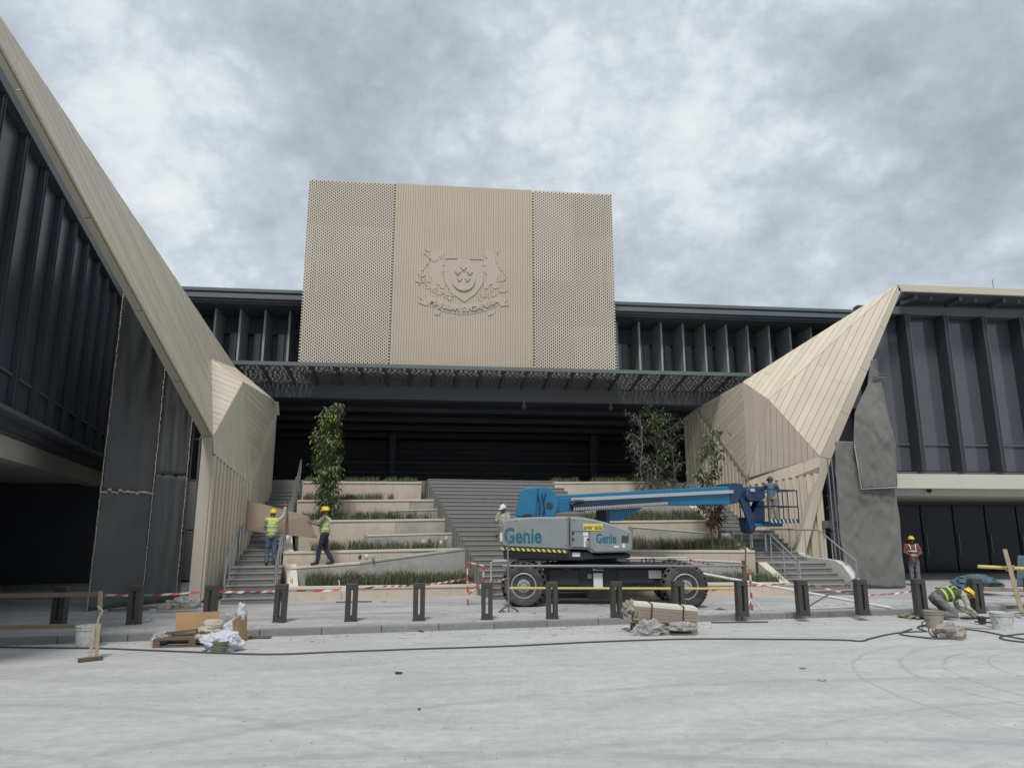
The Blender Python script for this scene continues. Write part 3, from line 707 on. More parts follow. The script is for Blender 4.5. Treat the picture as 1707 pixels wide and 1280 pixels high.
Mf = onpl(351, 599, A1, nn); P1 = at(404, 637, 22.7); G = at(418, 785, 24.05); Gb = at(418, 809, 23.9); K1b = at(354, 756, 20.9); B1 = at(457, 668, 29.0); Bt = at(459, 690, 29.0)
dl = dirp((221, 366), (350, 650), (A1, S1, K1))
boards(lw, (A1, S1, Mf, K1), dl, .22, seam=4.5)
boards(lw, (Mf, S1, P1), dirp((352, 604), (392, 622), (Mf, S1, P1)), .21)
boards(lw, (Mf, P1, K1), dirp((352, 650), (390, 628 + 37), (Mf, P1, K1)), .21)
boards(lw, (P1, K1, G), dirp((390, 700), (391, 760), (P1, K1, G)), .22)
boards(lw, (K1, K1b, Gb, G), dirp((390, 770), (391, 785), (K1, K1b, G)), .30)
boards(lw, (S1, B1, P1), dirp((410, 634), (440, 664), (S1, B1, P1)), .22)
boards(lw, (P1, B1, G), dirp((410, 660), (440, 690), (P1, B1, G)), .22)
boards(lw, (B1, Bt, Gb, G), (B1 - G), .9, th=.012)
obj('tip_edge', MB().prism([B1, Bt, Bt + V((.12, .25, 0)), B1 + V((.12, .25, 0))], (-.1, .1, 0)), M['fascia'], lw)
ribwall(lw, [K1b, Gb, Bt], .2, .25, (3, 24, 2))
# fascia along the sloping edge and the upright leg
K1i = at(337, 728, 20.9); nf = (A1 - K1).cross(V((1, 0, 0)))
A1i = at(-146, -160, A1.y)
for k in range(5):
    t0, t1 = k / 5, (k + 1) / 5 - .0016
    q = [lerp(A1, K1, t0), lerp(A1, K1, t1), lerp(A1i, K1i, t1), lerp(A1i, K1i, t0)]
    obj('fascia_panel', MB().prism(q, (-.02, .10, .08)), M['fascia'], lw)
b0, b1_ = gz(362, 1010, PZ), gz(342, 1010, PZ)
obj('leg', MB().prism([K1b, K1b + V((-.31, 0, 0)), V((K1b.x - .31, 20.9, PZ)), V((K1b.x, 20.9, PZ))], (-.05, .35, 0)).prism([K1, K1i, K1b + V((-.31, 0, 0)), K1b], (-.05, .3, 0)), M['fascia'], lw)
obj('inner_lining', MB().prism([K1i + V((-.12, .3, 0)), V((K1b.x - .36, 21.2, PZ)), V((K1b.x - .6, 25, PZ)), K1i + V((-.4, 4, 2))], (-.05, 0, 0)), M['dark'], lw)

# ------------------------------------------------------------------ stairs
def flight(name, label, O, ang, wid, spec, shear=0.0, group=None):
    """spec: list of (number of risers, landing depth); local x along the steps, y up the stair."""
    t = thing(name, label, 'staircase', O, ang, group, local=True); y = 0; z = 0; sm = {}
    for n_, land in spec:
        for i in range(n_):
            z += .15; dep = land if i == n_ - 1 and land else .29
            key = (round(dep, 2), round(wid, 2))
            if key not in sm:
                a = obj('step', MB().bb((0, .012, -1.0), (wid, dep + .05, -.03)), M['stair'], t); c = obj('tread', MB().bb((-.0, -.012, -.028), (wid, dep + .02, 0)), M['nosing'], t)
                sm[key] = (a.data, c.data); a.location = c.location = (-y * shear, y, z)
            else:
                inst('step', sm[key][0], t, loc=(-y * shear, y, z)); inst('tread', sm[key][1], t, loc=(-y * shear, y, z))
            y += dep
    return t, y, z
E20 = PZ
sl_o = V((-5.62, 20.42, PZ)); SLA = R(7.5)
flight('side_staircase', 'narrow grey staircase between the left cream cladding and the stepped planters', sl_o, SLA, 1.42, [(6, 1.1), (7, 1.0), (7, 1.0), (6, .6)])
sr_o = V((11.1, 21.25, PZ)); SRA = R(5)
flight('side_staircase', 'grey staircase beside the right folded cladding, reached past the two short handrails', sr_o, SRA, 1.95, [(6, 1.2), (7, 1.0), (7, 1.0), (6, .6)])
flight('central_staircase', 'wide grey central staircase climbing between the planters up to the dark hall', V((1.78, 21.0, PZ)), R(8), 5.3, [(26, 1.2)], .14)

def slpt(x, y, z): return sl_o + Matrix.Rotation(SLA, 3, 'Z') @ V((x, y, z))
def srpt(x, y, z): return sr_o + Matrix.Rotation(SRA, 3, 'Z') @ V((x, y, z))
def handrail(label, f, xx, y0, z0, y1, z1, n_=4, ext=True):
    a, b = f(xx, y0, z0), f(xx, y1, z1)
    t = thing('handrail', label, 'handrail', a, group=None)
    up = V((0, 0, .92)); path = []
    fl = (b - a); fl.z = 0; fl.normalize()
    path = [a + up * .35 - fl * .12, a + up - fl * .12, a + up, b + up] + ([b + up + fl * .3, b + up * .4 + fl * .3] if ext else [])
    obj('rail', MB().tube(path, .028, 8), M['steel'], t, smooth=True)
    obj('lower_rail', MB().tube([a + up * .78, b + up * .78], .014, 6), M['steel'], t, smooth=True)
    for k in range(n_):
        p = lerp(a, b, k / (n_ - 1)); obj('post', MB().cyl(p - V((0, 0, .02)), p + up, .02, n=8), M['steel'], t, smooth=True)
    return t
st = .15 / .29
handrail('steel handrail by the left cream leg, on the outer side of the lowest flight', slpt, .06, .1, .15, 1.5, .9, 3)
handrail('steel handrail on the lowest left flight, beside the white planter end', slpt, 1.36, .1, .15, 1.5, .9, 3)
handrail('steel handrail along the ribbed wall on the second left flight', slpt, .06, 2.7, 1.05, 4.4, 1.95, 4)
handrail('steel handrail behind the two board carriers on the second left flight', slpt, 1.36, 2.7, 1.05, 4.4, 1.95, 4)
handrail('steel handrail along the ribbed wall on the third left flight', slpt, .06, 5.5, 2.1, 7.2, 3.0, 4)
handrail('steel handrail on the third left flight beside the tree', slpt, 1.36, 5.5, 2.1, 7.2, 3.0, 4)
handrail('steel handrail at the top of the left stairs beside the highest planter', slpt, 1.36, 8.2, 3.15, 9.8, 3.9, 3)
handrail('steel handrail at the top of the left stairs against the cladding', slpt, .06, 8.2, 3.15, 9.8, 3.9, 3)
handrail('steel handrail sloping down to the white planter end at the foot of the right stairs', srpt, .04, .1, .15, 1.5, .9, 3)
handrail('steel handrail on the second right flight beside the planter with the red-leaved tree', srpt, .04, 2.8, 1.05, 4.5, 1.95, 4)
handrail('steel handrail high on the right stairs, behind the blue boom', srpt, .04, 5.6, 2.1, 7.3, 3.0, 4)
# curved white dwarf wall and rail on the right
wl = thing('dwarf_wall', 'low white curved wall flanking the foot of the right stairs, below the cladding leg', 'wall', (12.6, 22, PZ))
pl = [srpt(2.02, 0.0, 0), srpt(2.02, 1.6, 0), srpt(1.98, 2.6, 0)]
mb = MB(); prof = [(0.0, .12), (.25, .52), (.6, .84), (1.0, .98), (1.7, 1.02), (2.6, 1.03), (3.4, 1.25)]
for (y0, z0), (y1, z1) in zip(prof[:-1], prof[1:]):
    mb.prism([srpt(1.97, y0, 0), srpt(1.97, y1, 0), srpt(1.97, y1, z1), srpt(1.97, y0, z0)], Matrix.Rotation(SRA, 3, 'Z') @ V((.26, 0, 0)))
obj('wall_body', mb, M['white'], wl)
t = thing('handrail', 'steel handrail with a level top and a long slope on the white curved wall', 'handrail', srpt(2.1, 0, 0))
pth = [srpt(2.1, .2, .35), srpt(2.1, .1, 1.0), srpt(2.1, 1.9, 1.95), srpt(1.6, 2.9, 1.97), srpt(-.0 + 1.0, 3.1, 1.97)]
obj('rail', MB().tube(pth, .028, 8), M['steel'], t, smooth=True)
for (x, y, z0, z1) in ((2.1, .12, .2, 1.0), (2.1, .6, .84, 1.26), (2.1, 1.25, .98, 1.6), (2.1, 1.85, 1.02, 1.92), (1.9, 2.4, 1.03, 1.95), (1.62, 2.85, 1.04, 1.96)):
    obj('post', MB().cyl(srpt(x, y, z0 - .03), srpt(x, y, z1), .018, n=8), M['steel'], t, smooth=True)

# ------------------------------------------------------------------ stepped planters
def planter(label, pl_, Yl, pr_, Yr, hgt, bed, mwall='stone', cope=True, endcap=None, npan=5):
    """front wall between the pixels pl_ and pr_ of its top edge, at depths Yl and Yr; bed runs back by `bed`"""
    a, b = at(*pl_, Yl), at(*pr_, Yr); h = V((b.x - a.x, b.y - a.y, 0)).normalized(); n = V((-h.y, h.x, 0)); ang = math.atan2(h.y, h.x)
    t = thing('planter', label, 'planter', V((a.x, a.y, 0)))
    zb = [min(a.z, b.z) - hgt] * 2
    ct = .07
    L = (b - a).length
    obj('core', MB().prism([a + n * .05 - V((0, 0, ct)), b + n * .05 - V((0, 0, ct)), V((b.x, b.y, zb[1])) + n * .05, V((a.x, a.y, zb[0])) + n * .05], n * .2), M['conc'], t)
    for k in range(npan):
        t0, t1 = k / npan, (k + 1) / npan - .006 / L
        p, q = lerp(a, b, t0), lerp(a, b, t1)
        mm = M[mwall] if isinstance(mwall, str) else M[mwall[min(k, len(mwall) - 1)]]
        obj('facing_panel', MB().prism([p - V((0, 0, ct)), q - V((0, 0, ct)), V((q.x, q.y, zb[1])), V((p.x, p.y, zb[0]))], n * .045), mm, t)
    for k in range(max(2, npan // 2) if cope else 0):
        m_ = max(2, npan // 2); p, q = lerp(a, b, k / m_), lerp(a, b, (k + 1) / m_ - .006 / L)
        obj('coping_stone', MB().prism([p - n * .03, q - n * .03, q - n * .03 - V((0, 0, ct - .002)), p - n * .03 - V((0, 0, ct - .002))], n * .3), M['coping'], t)
    if not cope: obj('coping', MB().prism([a - n * .002, b - n * .002, b - n * .002 - V((0, 0, ct - .002)), a - n * .002 - V((0, 0, ct - .002))], n * .26), M['conc'], t)
    obj('soil', MB().prism([a + n * .26 - V((0, 0, .1)), b + n * .26 - V((0, 0, .1)), b + n * bed - V((0, 0, .06)), a + n * bed - V((0, 0, .06))], V((0, 0, -.5))), M['soil'], t)
    # side walls
    for p, m2 in ((a, 'coping' if endcap == 'l' else 'conc'), (b, 'coping' if endcap == 'r' else 'conc')):
        wdt = .3 if (p is a and endcap == 'l') or (p is b and endcap == 'r') else .12
        inw = h * (wdt if p is a else -wdt); rise = .55 if wdt == .3 else .0
        obj('end_wall', MB().prism([p + n * .27 + V((0, 0, .0)), p + n * bed + V((0, 0, rise)), V((p.x, p.y, zb[0])) + n * bed, V((p.x, p.y, zb[0])) + n * .27], inw), M[m2], t)
    return t, a, b, h, n
from mathutils import noise as _mn
def mn0(x): return _mn.noise(V((x, .3, .7)))
def grassbed(label, a, b, n, o0, o1, z, num, hh, m='grass', t0=0.0, t1=1.0, kind='grass'):
    r = random.Random(len(label) * 7 + num); mb = MB()
    h = (b - a)
    for _ in range(num):
        t = t0 + (t1 - t0) * r.random()
        if mn0(t * 11 + num * .37) < -.22 + r.uniform(-.15, .15): continue
        p = a + h * t + n * r.uniform(o0, o1); p.z += z
        d = r.random() * 6.283; l = hh * r.uniform(.5, 1.15) * (0.95 + .2 * mn0(t * 19 + num)); u = V((math.cos(d), math.sin(d), 0)); wv = V((-u.y, u.x, 0)) * r.uniform(.005, .011)
        ben = r.uniform(.1, .55) * l
        mb.add([p - wv, p + wv, p + u * ben * .35 + V((0, 0, l * .6)) + wv * .8, p + u * ben * .35 + V((0, 0, l * .6)) - wv * .8, p + u * ben + V((0, 0, l * r.uniform(.75, 1)))], [(0, 1, 2, 3), (3, 2, 4)])
    o = obj('planting', mb, M[m], None, kind='stuff'); o['label'] = label; o['category'] = kind
    return o
PL = {}
def bedset(key, *args, **kw): PL[key] = planter(*args, **kw); return PL[key]
bedset('l5', 'lowest left planter with a cream front wall and a white end block', (480, 978), 21.1, (800, 974), 22.5, .62, 1.6, 'stone', endcap='l', npan=6)
bedset('l4', 'second left planter wall, grey raw concrete on its stair side', (473, 919), 22.9, (786, 913), 24.4, 1.2, 1.5, ['stone', 'stone', 'stone', 'stone', 'conc', 'conc'], npan=6, endcap='l')
bedset('l3', 'third left planter wall, cream stone turning to stained grey concrete', (500, 867), 24.6, (757, 864), 26.0, 1.2, 1.4, ['stone', 'stone', 'stone', 'conc', 'conc'], npan=5)
bedset('l2', 'fourth left planter wall, pinkish cream with a worn grey end', (496, 833), 26.2, (726, 832), 27.4, .95, 1.2, ['stone', 'stone', 'stone', 'stone', 'conc'], npan=5)
bedset('l1', 'topmost left planter with a plain orange cream stone wall', (505, 802), 27.7, (703, 803), 28.75, .85, 1.2, 'stone', npan=4)
bedset('r1', 'topmost right planter with a plain cream stone wall above the boom', (925, 803), 28.4, (1118, 802), 29.2, .95, 1.0, 'stone', npan=4)
bedset('r12', 'raw right planter wall half hidden behind the blue boom', (955, 836), 26.8, (1160, 838), 27.4, 1.0, 1.3, 'conc', npan=4)
bedset('r2', 'right planter with an orange cream wall just below the boom', (985, 868), 24.8, (1196, 866), 25.6, .9, 1.5, 'stone', npan=5, endcap='r')
bedset('r3', 'right planter with a red-leaved tree and a white end block, behind the lift body', (990, 916), 22.7, (1258, 917), 23.5, .95, 1.6, 'stone', npan=6, endcap='r')
bedset('r4', 'lowest right planter with a cream front wall, behind the lift wheels', (985, 972), 20.9, (1324, 971), 21.5, .60, 1.5, 'stone', npan=6, endcap='r')
# unfinished ramps between the walls
def wedge(label, pts, m, dy=.5, thk=.5):
    t = thing('ramp_wall', label, 'wall', V((pts[0].x, pts[0].y, 0)))
    top = [V(p) for p in pts]; n = V((-(top[-1] - top[0]).y, (top[-1] - top[0]).x, 0)).normalized()
    for k, (p, q) in enumerate(zip(top[:-1], top[1:])):
        obj('wall_section', MB().prism([p, q, V((q.x, q.y, p.z - thk - .3)), V((p.x, p.y, p.z - thk - .3))], n * dy), M[m], t)
        obj('cap', MB().prism([p - n * .02 + V((0, 0, .003)), q - n * .02 + V((0, 0, .003)), q - n * .02 + V((0, 0, .05)), p - n * .02 + V((0, 0, .05))], n * (dy + .02)), M['coping' if k == 0 else 'conc'], t)
    return t
wedge('sloping raw concrete ramp wall under the man carrying the board', [at(478, 949, 22.3), at(600, 940, 22.7), at(786, 915, 23.7)], 'conc', .5, .45)
wedge('low grey ledge with pots in front of the third left planter wall', [at(612, 894, 24.2), at(758, 890, 25.1)], 'conc', .4, .4)
wedge('low grey ledge across the second highest left bed', [at(655, 852, 26.0), at(735, 850, 26.9)], 'conc', .3, .3)
wedge('sloping raw concrete ledge between the two middle right planters', [at(1055, 879, 24.2), at(1180, 889, 24.6)], 'conc', .4, .4)
wedge('grey concrete ledge behind the right rear wheel of the lift', [at(1050, 930, 22.0), at(1235, 938, 22.4)], 'conc', .4, .4)

def gb(key, label, num, hh, m='grass', o0=.3, o1=1.3, z=-.09, t0=.02, t1=.98):
    _, a, b, h, n = PL[key]; return grassbed(label, a, b, n, o0, o1, z, num, hh, m, t0, t1)
gb('l5', 'long green grass in the lowest left planter', 5200, .50, 'grass', .3, 1.15)
gb('l5', 'dry grass heads in the lowest left planter', 1300, .62, 'grassd', .5, 1.1)
gb('l4', 'green grass at the foot of the third left wall', 2600, .42, 'grass', .3, 1.2, t0=.15, t1=.8)
gb('l4', 'dry brown grass at the foot of the third left wall', 900, .5, 'grassd', .3, 1.2, t0=.1, t1=.9)
gb('l3', 'dark grass in the third left bed under the tree', 2600, .46, 'grass', .3, 1.2, t1=.75)
gb('l3', 'dry grass in the third left bed', 1200, .48, 'grassd', .3, 1.2, t1=.9)
gb('l2', 'dry grass in the fourth left bed', 1500, .45, 'grassd', .3, 1.1, t0=.05, t1=.7)
gb('l2', 'dark grass tufts in the fourth left bed', 1200, .42, 'grass', .3, 1.1, t0=.05, t1=.6)
gb('l1', 'clipped grass on the topmost left planter', 3200, .36, 'grass', .3, 1.2)
gb('r1', 'clipped grass on the topmost right planter', 3200, .36, 'grass', .3, 1.0)
gb('r12', 'dark grass in the bed behind the boom', 1500, .4, 'grass', .3, 1.2)
gb('r2', 'tall grass in the right bed just below the boom', 3400, .55, 'grass', .3, 1.4)
gb('r2', 'brown grass in the right bed just below the boom', 1700, .6, 'grassd', .3, 1.4)
gb('r3', 'tall grass in the bed with the red-leaved tree', 3800, .60, 'grass', .3, 1.4)
gb('r3', 'brown grass in the bed with the red-leaved tree', 2000, .62, 'grassd', .3, 1.4)
gb('r4', 'green grass in the lowest right planter', 3600, .48, 'grass', .3, 1.2)

# ------------------------------------------------------------------ trees
def tree(label, foot, height, rad, nleaf, llen, mats, seed, base=.2, trunk=.035, droop=.5, density=None, limbs=26, group=None, bare=False):
    r = random.Random(seed); t = thing('young_tree', label, 'tree', foot, group=group); foot = V(foot)
    pts = [foot + V((r.uniform(-.014, .014) * k, r.uniform(-.014, .014) * k, height * k / 8)) for k in range(9)]
    obj('trunk', MB().tube(pts, [trunk * (1.0 - .085 * k) for k in range(9)], 7), M['bark'], t, smooth=True)
    lm = MB(); tips = []
    for i in range(limbs):
        f = base + (1 - base) * (i + r.random()) / limbs; f = min(f, .99)
        k = f * 8; p = lerp(pts[int(k)], pts[min(int(k) + 1, 8)], k - int(k)); a = r.random() * 6.283
        pr = (density(f) if density else 1.0) * rad; L = pr * r.uniform(.7, 1.1)
        q = p + V((math.cos(a), math.sin(a), .75)) * L * .55; e = q + V((math.cos(a) + r.uniform(-.3, .3), math.sin(a) + r.uniform(-.3, .3), r.uniform(0.1, .6))) * L * .5
        lm.tube([p, q, e], [trunk * .35, trunk * .22, trunk * .1], 4); tips.append((p, q, e))
    obj('branches', lm, M['bark'], t)
    per = [MB() for _ in mats]
    for i in range(nleaf):
        p, q, e = r.choice(tips); s = r.random(); c = lerp(q, e, s) if r.random() < .75 else lerp(p, q, .4 + .6 * s)
        c = c + V((r.gauss(0, .09), r.gauss(0, .09), r.gauss(0, .09)))
        a = r.random() * 6.283; d = V((math.cos(a), math.sin(a), -droop + r.uniform(-.35, .5))).normalized(); sd_ = d.cross(V((0, 0, 1))).normalized(); up = sd_.cross(d)
        l = llen * r.uniform(.6, 1.2); wv = sd_ * l * .15; bend = V((0, 0, -.25 * l))
        f = (c.z - foot.z) / height
        idx = 0 if len(mats) == 1 else (1 if r.random() < mats[1][1](f) else 0)
        per[idx].add([c, c + d * l * .45 + wv + up * .03 * l, c + d * l + bend, c + d * l * .45 - wv + up * .03 * l], [(0, 1, 2), (0, 2, 3)])
    for k, mb in enumerate(per):
        if mb.v: obj('crown', mb, M[mats[k][0] if isinstance(mats[k], tuple) else mats[k]], t)
    return t
def lz(key, px, t_off=.6):     # a foot on a bed below a pixel column
    _, a, b, h, n = PL[key]; p0 = a + n * t_off; d = ray(px, 880)
    den = d.x * h.y - d.y * h.x; s = (p0.x * h.y - p0.y * h.x) / den; q = V((d.x * s, d.y * s, 0)); t = (q - p0).dot(h) / (V((b - a)).dot(h)); q.z = lerp(a, b, t).z - .1; return q
ft = lz('l3', 541, .55)
tz_ = at(545, 679, ft.y).z
tree('tall slim leafy tree in the left planters, in front of the dark undercroft', ft, tz_ - ft.z, .47, 3000, .20, ['leaf', ('leafy', lambda f: .7 if .74 < f < .92 else .08)], 11, .06, .04, .6, lambda f: (.40 if f > .84 else .8 if f > .76 else .85 if f > .66 else 1.0 if f > .3 else .75), 80)
for (px, top, lab, sd2, nl, mm) in ((1073, 691, 'leftmost thin greyish tree of the cluster before the right cladding', 3, 620, 'leafg'), (1098, 699, 'thin tree with a pale trunk in the middle of the right cluster', 5, 700, 'leaf'), (1127, 700, 'nearly bare thin tree against the corner of the right ribbed wall', 8, 360, 'leafg')):
    f_ = lz('r12', px, .7); tree(lab, f_, at(px, top, f_.y).z - f_.z, .62, nl, .2, [mm, ('leafg', lambda f: .3)], sd2, .12, .03, .5, None, 30)
f_ = lz('r3', 1186, .7)
tree('young tree, green topped with red-brown lower leaves, before the right ribbed wall', f_, at(1172, 728, f_.y).z - f_.z, .52, 780, .24, ['leaf', ('leafr', lambda f: .85 if f < .62 else .15)], 21, .18, .032, .7, lambda f: 1.1 if f > .7 else .8, 26)
t = thing('tree_stake', 'thin dark stake tied beside the slim leafy tree', 'stake', lz('l3', 553, .4)); q = lz('l3', 553, .4)
obj('pole', MB().cyl(q - V((0, 0, .1)), q + V((0, 0, 1.5)), .018, n=6), M['timberd'], t)
# ------------------------------------------------------------------ boom lift
w1, w2 = gz(873, 1012, PZ), gz(1143, 1014, PZ)
ga = math.atan2(w2.y - w1.y, w2.x - w1.x); GX = V((math.cos(ga), math.sin(ga), 0)); GYv = V((-GX.y, GX.x, 0)); GO = (w1 + w2) / 2
lift = thing('boom_lift', 'large grey and blue boom lift on big wheels, boom stretched towards the right cladding', 'boom lift', GO, ga, local=True)
def gp(x, y, yl=0.0):
    p = onpl(x, y, GO + GYv * yl, GYv) - GO; return V((p.dot(GX), yl, p.z))
def gpoly(name, px, y0, y1, m, parent=lift, bev=0.0, smooth=False, ref=None):
    q = [gp(x, y, y0 if ref is None else ref) for x, y in px]
    for p in q: p.y = y0
    return obj(name, MB().prism(q, (0, y1 - y0, 0)), m, parent, bev=bev, smooth=smooth)
cR, cL = gp(1143, 977, .0), gp(873, 977, .0)
wr = cR.z + .005
def wheel_mb(r, wdt):
    mb = MB(); mb.lathe((0, 0, 0), [(r * .60, .03), (r * .66, 0), (r * .88, .0), (r * .95, .06), (r * .955, wdt - .06), (r * .88, wdt), (r * .66, wdt), (r * .60, wdt - .03)], (0, 1, 0), 36)
    for k in range(22):
        a = 2 * math.pi * k / 22
        for sgn, o in ((1, 0), (-1, math.pi / 22)):
            q = Matrix.Rotation(a + o, 3, 'Y') @ Matrix.Rotation(sgn * .5, 3, 'X')
            c = Matrix.Rotation(a + o, 3, 'Y') @ V((0, wdt * (.27 if sgn > 0 else .73), r * .965))
            mb.box(c, (.075, wdt * .56, r * .07), rot=q)
    return mb
tw = wheel_mb(wr, .46); rim = MB().lathe((0, 0, 0), [(wr * .60, .035), (wr * .61, .015), (wr * .56, -.004), (wr * .52, .035), (wr * .34, .055), (wr * .31, .03), (wr * .14, .02), (wr * .12, -.03), (.001, -.032)], (0, 1, 0), 30)
hub = MB()
for k in range(9):
    a = 2 * math.pi * k / 9; hub.cyl((math.cos(a) * wr * .22, -.02, math.sin(a) * wr * .22), (math.cos(a) * wr * .22, .05, math.sin(a) * wr * .2), .018, n=6)
first = None
for x, yl, st_ in ((cL.x, 0, 0), (cR.x, 0, 0), (cL.x - .1, 2.05, 0), (cR.x, 2.05, 0)):
    rr_ = Matrix.Translation((x, yl, wr - .02)) @ Matrix.Rotation(0 if yl == 0 else math.pi, 4, 'Z') @ Matrix.Rotation(random.random() * 6, 4, 'Y')
    if yl: rr_ = Matrix.Translation((0, .46, 0)) @ rr_
    if first is None:
        wo2 = obj('wheel', tw, M['rubber'], lift, smooth=True); rm = obj('rim', rim, mat('lift_grey_rim', (.30, .31, .31), .5, .12, 6, stain=.35), wo2, smooth=True); hb = obj('wheel_bolts', hub, M['ggrey'], wo2, kind='stuff'); first = wo2
    else:
        wo2 = inst('wheel', first.data, lift); inst('rim', rm.data, wo2); inst('wheel_bolts', hb.data, wo2)['kind'] = 'stuff'
    wo2.matrix_local = rr_
for x in (cL.x, cR.x): obj('axle', MB().bb((x - .14, .4, wr - .2), (x + .14, 2.2, wr + .06)), M['gdark'], lift, bev=.02)
gpoly('chassis', [(908, 944), (1112, 944), (1112, 968), (1095, 984), (1060, 986), (1040, 979), (985, 979), (970, 984), (912, 984), (902, 965)], .62, 1.95, M['gdark'], bev=.03)
gpoly('chassis_cover', [(903, 941), (1118, 941), (1124, 947), (903, 947)], .35, 2.2, M['gdark'], bev=.015)
gpoly('tool_tray', [(915, 948), (965, 948), (965, 975), (915, 975)], .56, .615, M['gdark'], bev=.01)
gpoly('tool_tray', [(1030, 948), (1090, 948), (1090, 972), (1030, 972)], .56, .615, M['gdark'], bev=.01)
c_ = gp(983, 960, .6); obj('turntable', MB().lathe((c_.x, 1.28, gp(983, 941, 1.2).z), [(.95, 0), (.95, .07), (.8, .10), (.75, .22), (.6, .24)], (0, 0, 1), 32), M['gdark'], lift, smooth=True)
q = gp(983, 960, .55); obj('gauge', MB().cyl((q.x, .54, q.z), (q.x, .61, q.z), .07, n=16), M['galv'], lift)
for px, py, a, b in ((997, 968, .12, .2), (997, 947, .14, .06), (1092, 957, .17, .10)):
    q = gp(px, py, .55); obj('sticker', MB().bb((q.x - a, .548, q.z - b), (q.x + a, .554, q.z + b)), M['label'], lift)
for px in (1075, 1088, 908, 918): 
    q = gp(px, 940, .6); obj('hose', MB().tube([(q.x - .1, .7, q.z - .05), (q.x - .06, .7, q.z + .12), (q.x + .04, .75, q.z + .14), (q.x + .1, .8, q.z - .05)], .022, 6), M['rubber'], lift, smooth=True)
# superstructure
NY, FYl = .10, 2.35
cw = gpoly('counterweight', [(835, 905), (836, 874), (841, 867), (850, 864), (870, 862.5), (895, 861), (948, 861), (949, 917), (900, 915), (838, 912)], NY, FYl, M['ggrey'], bev=.05)
hd = gpoly('engine_cover', [(950, 861), (972, 862.5), (992, 866), (1012, 871), (1032, 877.5), (1048, 883), (1053, 886), (1055, 892), (1054, 915), (1052, 920), (991, 921.5), (984, 916), (950.5, 915)], NY, FYl, M['ggrey'], bev=.04)
gpoly('underframe', [(838, 914), (900, 917), (984, 919), (990, 925), (1052, 923), (1050, 930), (1000, 931), (965, 934), (840, 932)], NY + .12, FYl - .1, M['gdark'], bev=.03)
mb = MB()
for k in range(13):
    x0_, x1_ = 837 + 8.6 * k, 837 + 8.6 * k + 4.6
    y_ = 912.0 + .045 * (x0_ - 837)
    mb.prism([gp(x0_, y_ + 4.5, NY - .003), gp(x1_, y_ + 4.7, NY - .003), gp(x1_ - 3, y_, NY - .003), gp(x0_ - 3, y_ - .2, NY - .003)], (0, -.004, 0))
obj('hazard_stripe', mb, M['ylabel'], lift)
a, b = gp(836, 911.5, NY), gp(948, 916.5, NY); dz = .085
obj('hazard_band', MB().prism([a + V((0, -.0025, .01)), b + V((0, -.0025, .01)), b + V((0, -.0025, -dz)), a + V((0, -.0025, -dz))], (0, .004, 0)), M['ink'], lift)
# door, sticker, lettering
dpx = [(954, 885), (983, 886), (983, 912), (954, 911)]
dq = [gp(x, y, NY) for x, y in dpx]
dr = obj('access_door', MB().prism([p + V((0, .004, 0)) for p in dq], (0, -.012, 0)), M['ggrey'], lift)
for p_, q_ in ((0, 1), (1, 2), (0, 3), (3, 2)): obj('door_seam', MB().bar(dq[p_] + V((0, -.009, 0)), dq[q_] + V((0, -.009, 0)), .008, .022, (0, 1, 0)), M['ink'], dr)
for z_ in (.12, .5): obj('hinge', MB().bb((dq[0].x - .01, -.02 + NY, lerp(dq[0], dq[3], z_).z - .04), (dq[0].x + .05, NY - .008, lerp(dq[0], dq[3], z_).z + .02)), M['ink'], dr)
for (xa_, ya_, xb_2, yb_, mm) in ((972, 886.5, 980.5, 893, 'label'), (973, 894.5, 981, 902.5, 'label'), (973, 903, 976.5, 912, 'label'), (972, 872.5, 1005, 884, 'ylabel'), (1023, 909, 1032, 913, 'label'), (1037, 906, 1042, 913, 'label'), (834, 887, 837.5, 902, 'label')):
    a, b = gp(xa_, ya_, NY), gp(xb_2, yb_, NY); obj('sticker', MB().bb((a.x, NY - .014, b.z), (b.x, NY - .002, a.z)), M[mm], lift)
a, b = gp(954, 920.5, NY + .12), gp(967, 927.5, NY + .12); obj('sticker', MB().bb((a.x, NY + .108, b.z), (b.x, NY + .118, a.z)), M['label'], lift)
def plate_text(s, pa, pb, pbase, ptop, m, yl, name, off, parent=lift):
    me = text_mesh(s, 1.0, .0, off); me.name = name; me.materials.clear(); me.materials.append(M[m])
    xs = [v.co.x for v in me.vertices]; ys = [v.co.y for v in me.vertices]
    a, b = gp(pa, pbase, yl), gp(pb, pbase, yl); tp = gp((pa + pb) / 2, ptop, yl)
    sx_, sy_ = (b.x - a.x) / (max(xs) - min(xs)), (tp.z - a.z) / max(ys)
    for v in me.vertices: v.co = V(((v.co.x - min(xs)) * sx_, 0, v.co.y * sy_))
    o = inst(name, me, parent, loc=(a.x, yl, a.z)); return o
for s_, pa, pb, pb_, pt in (('Genie', 840, 903, 904.5, 879, ), ('Genie', 994, 1027.5, 904.5, 888.5)):
    plate_text(s_, pa, pb, pb_, pt, 'gtext', NY - .006, 'lettering', .028)
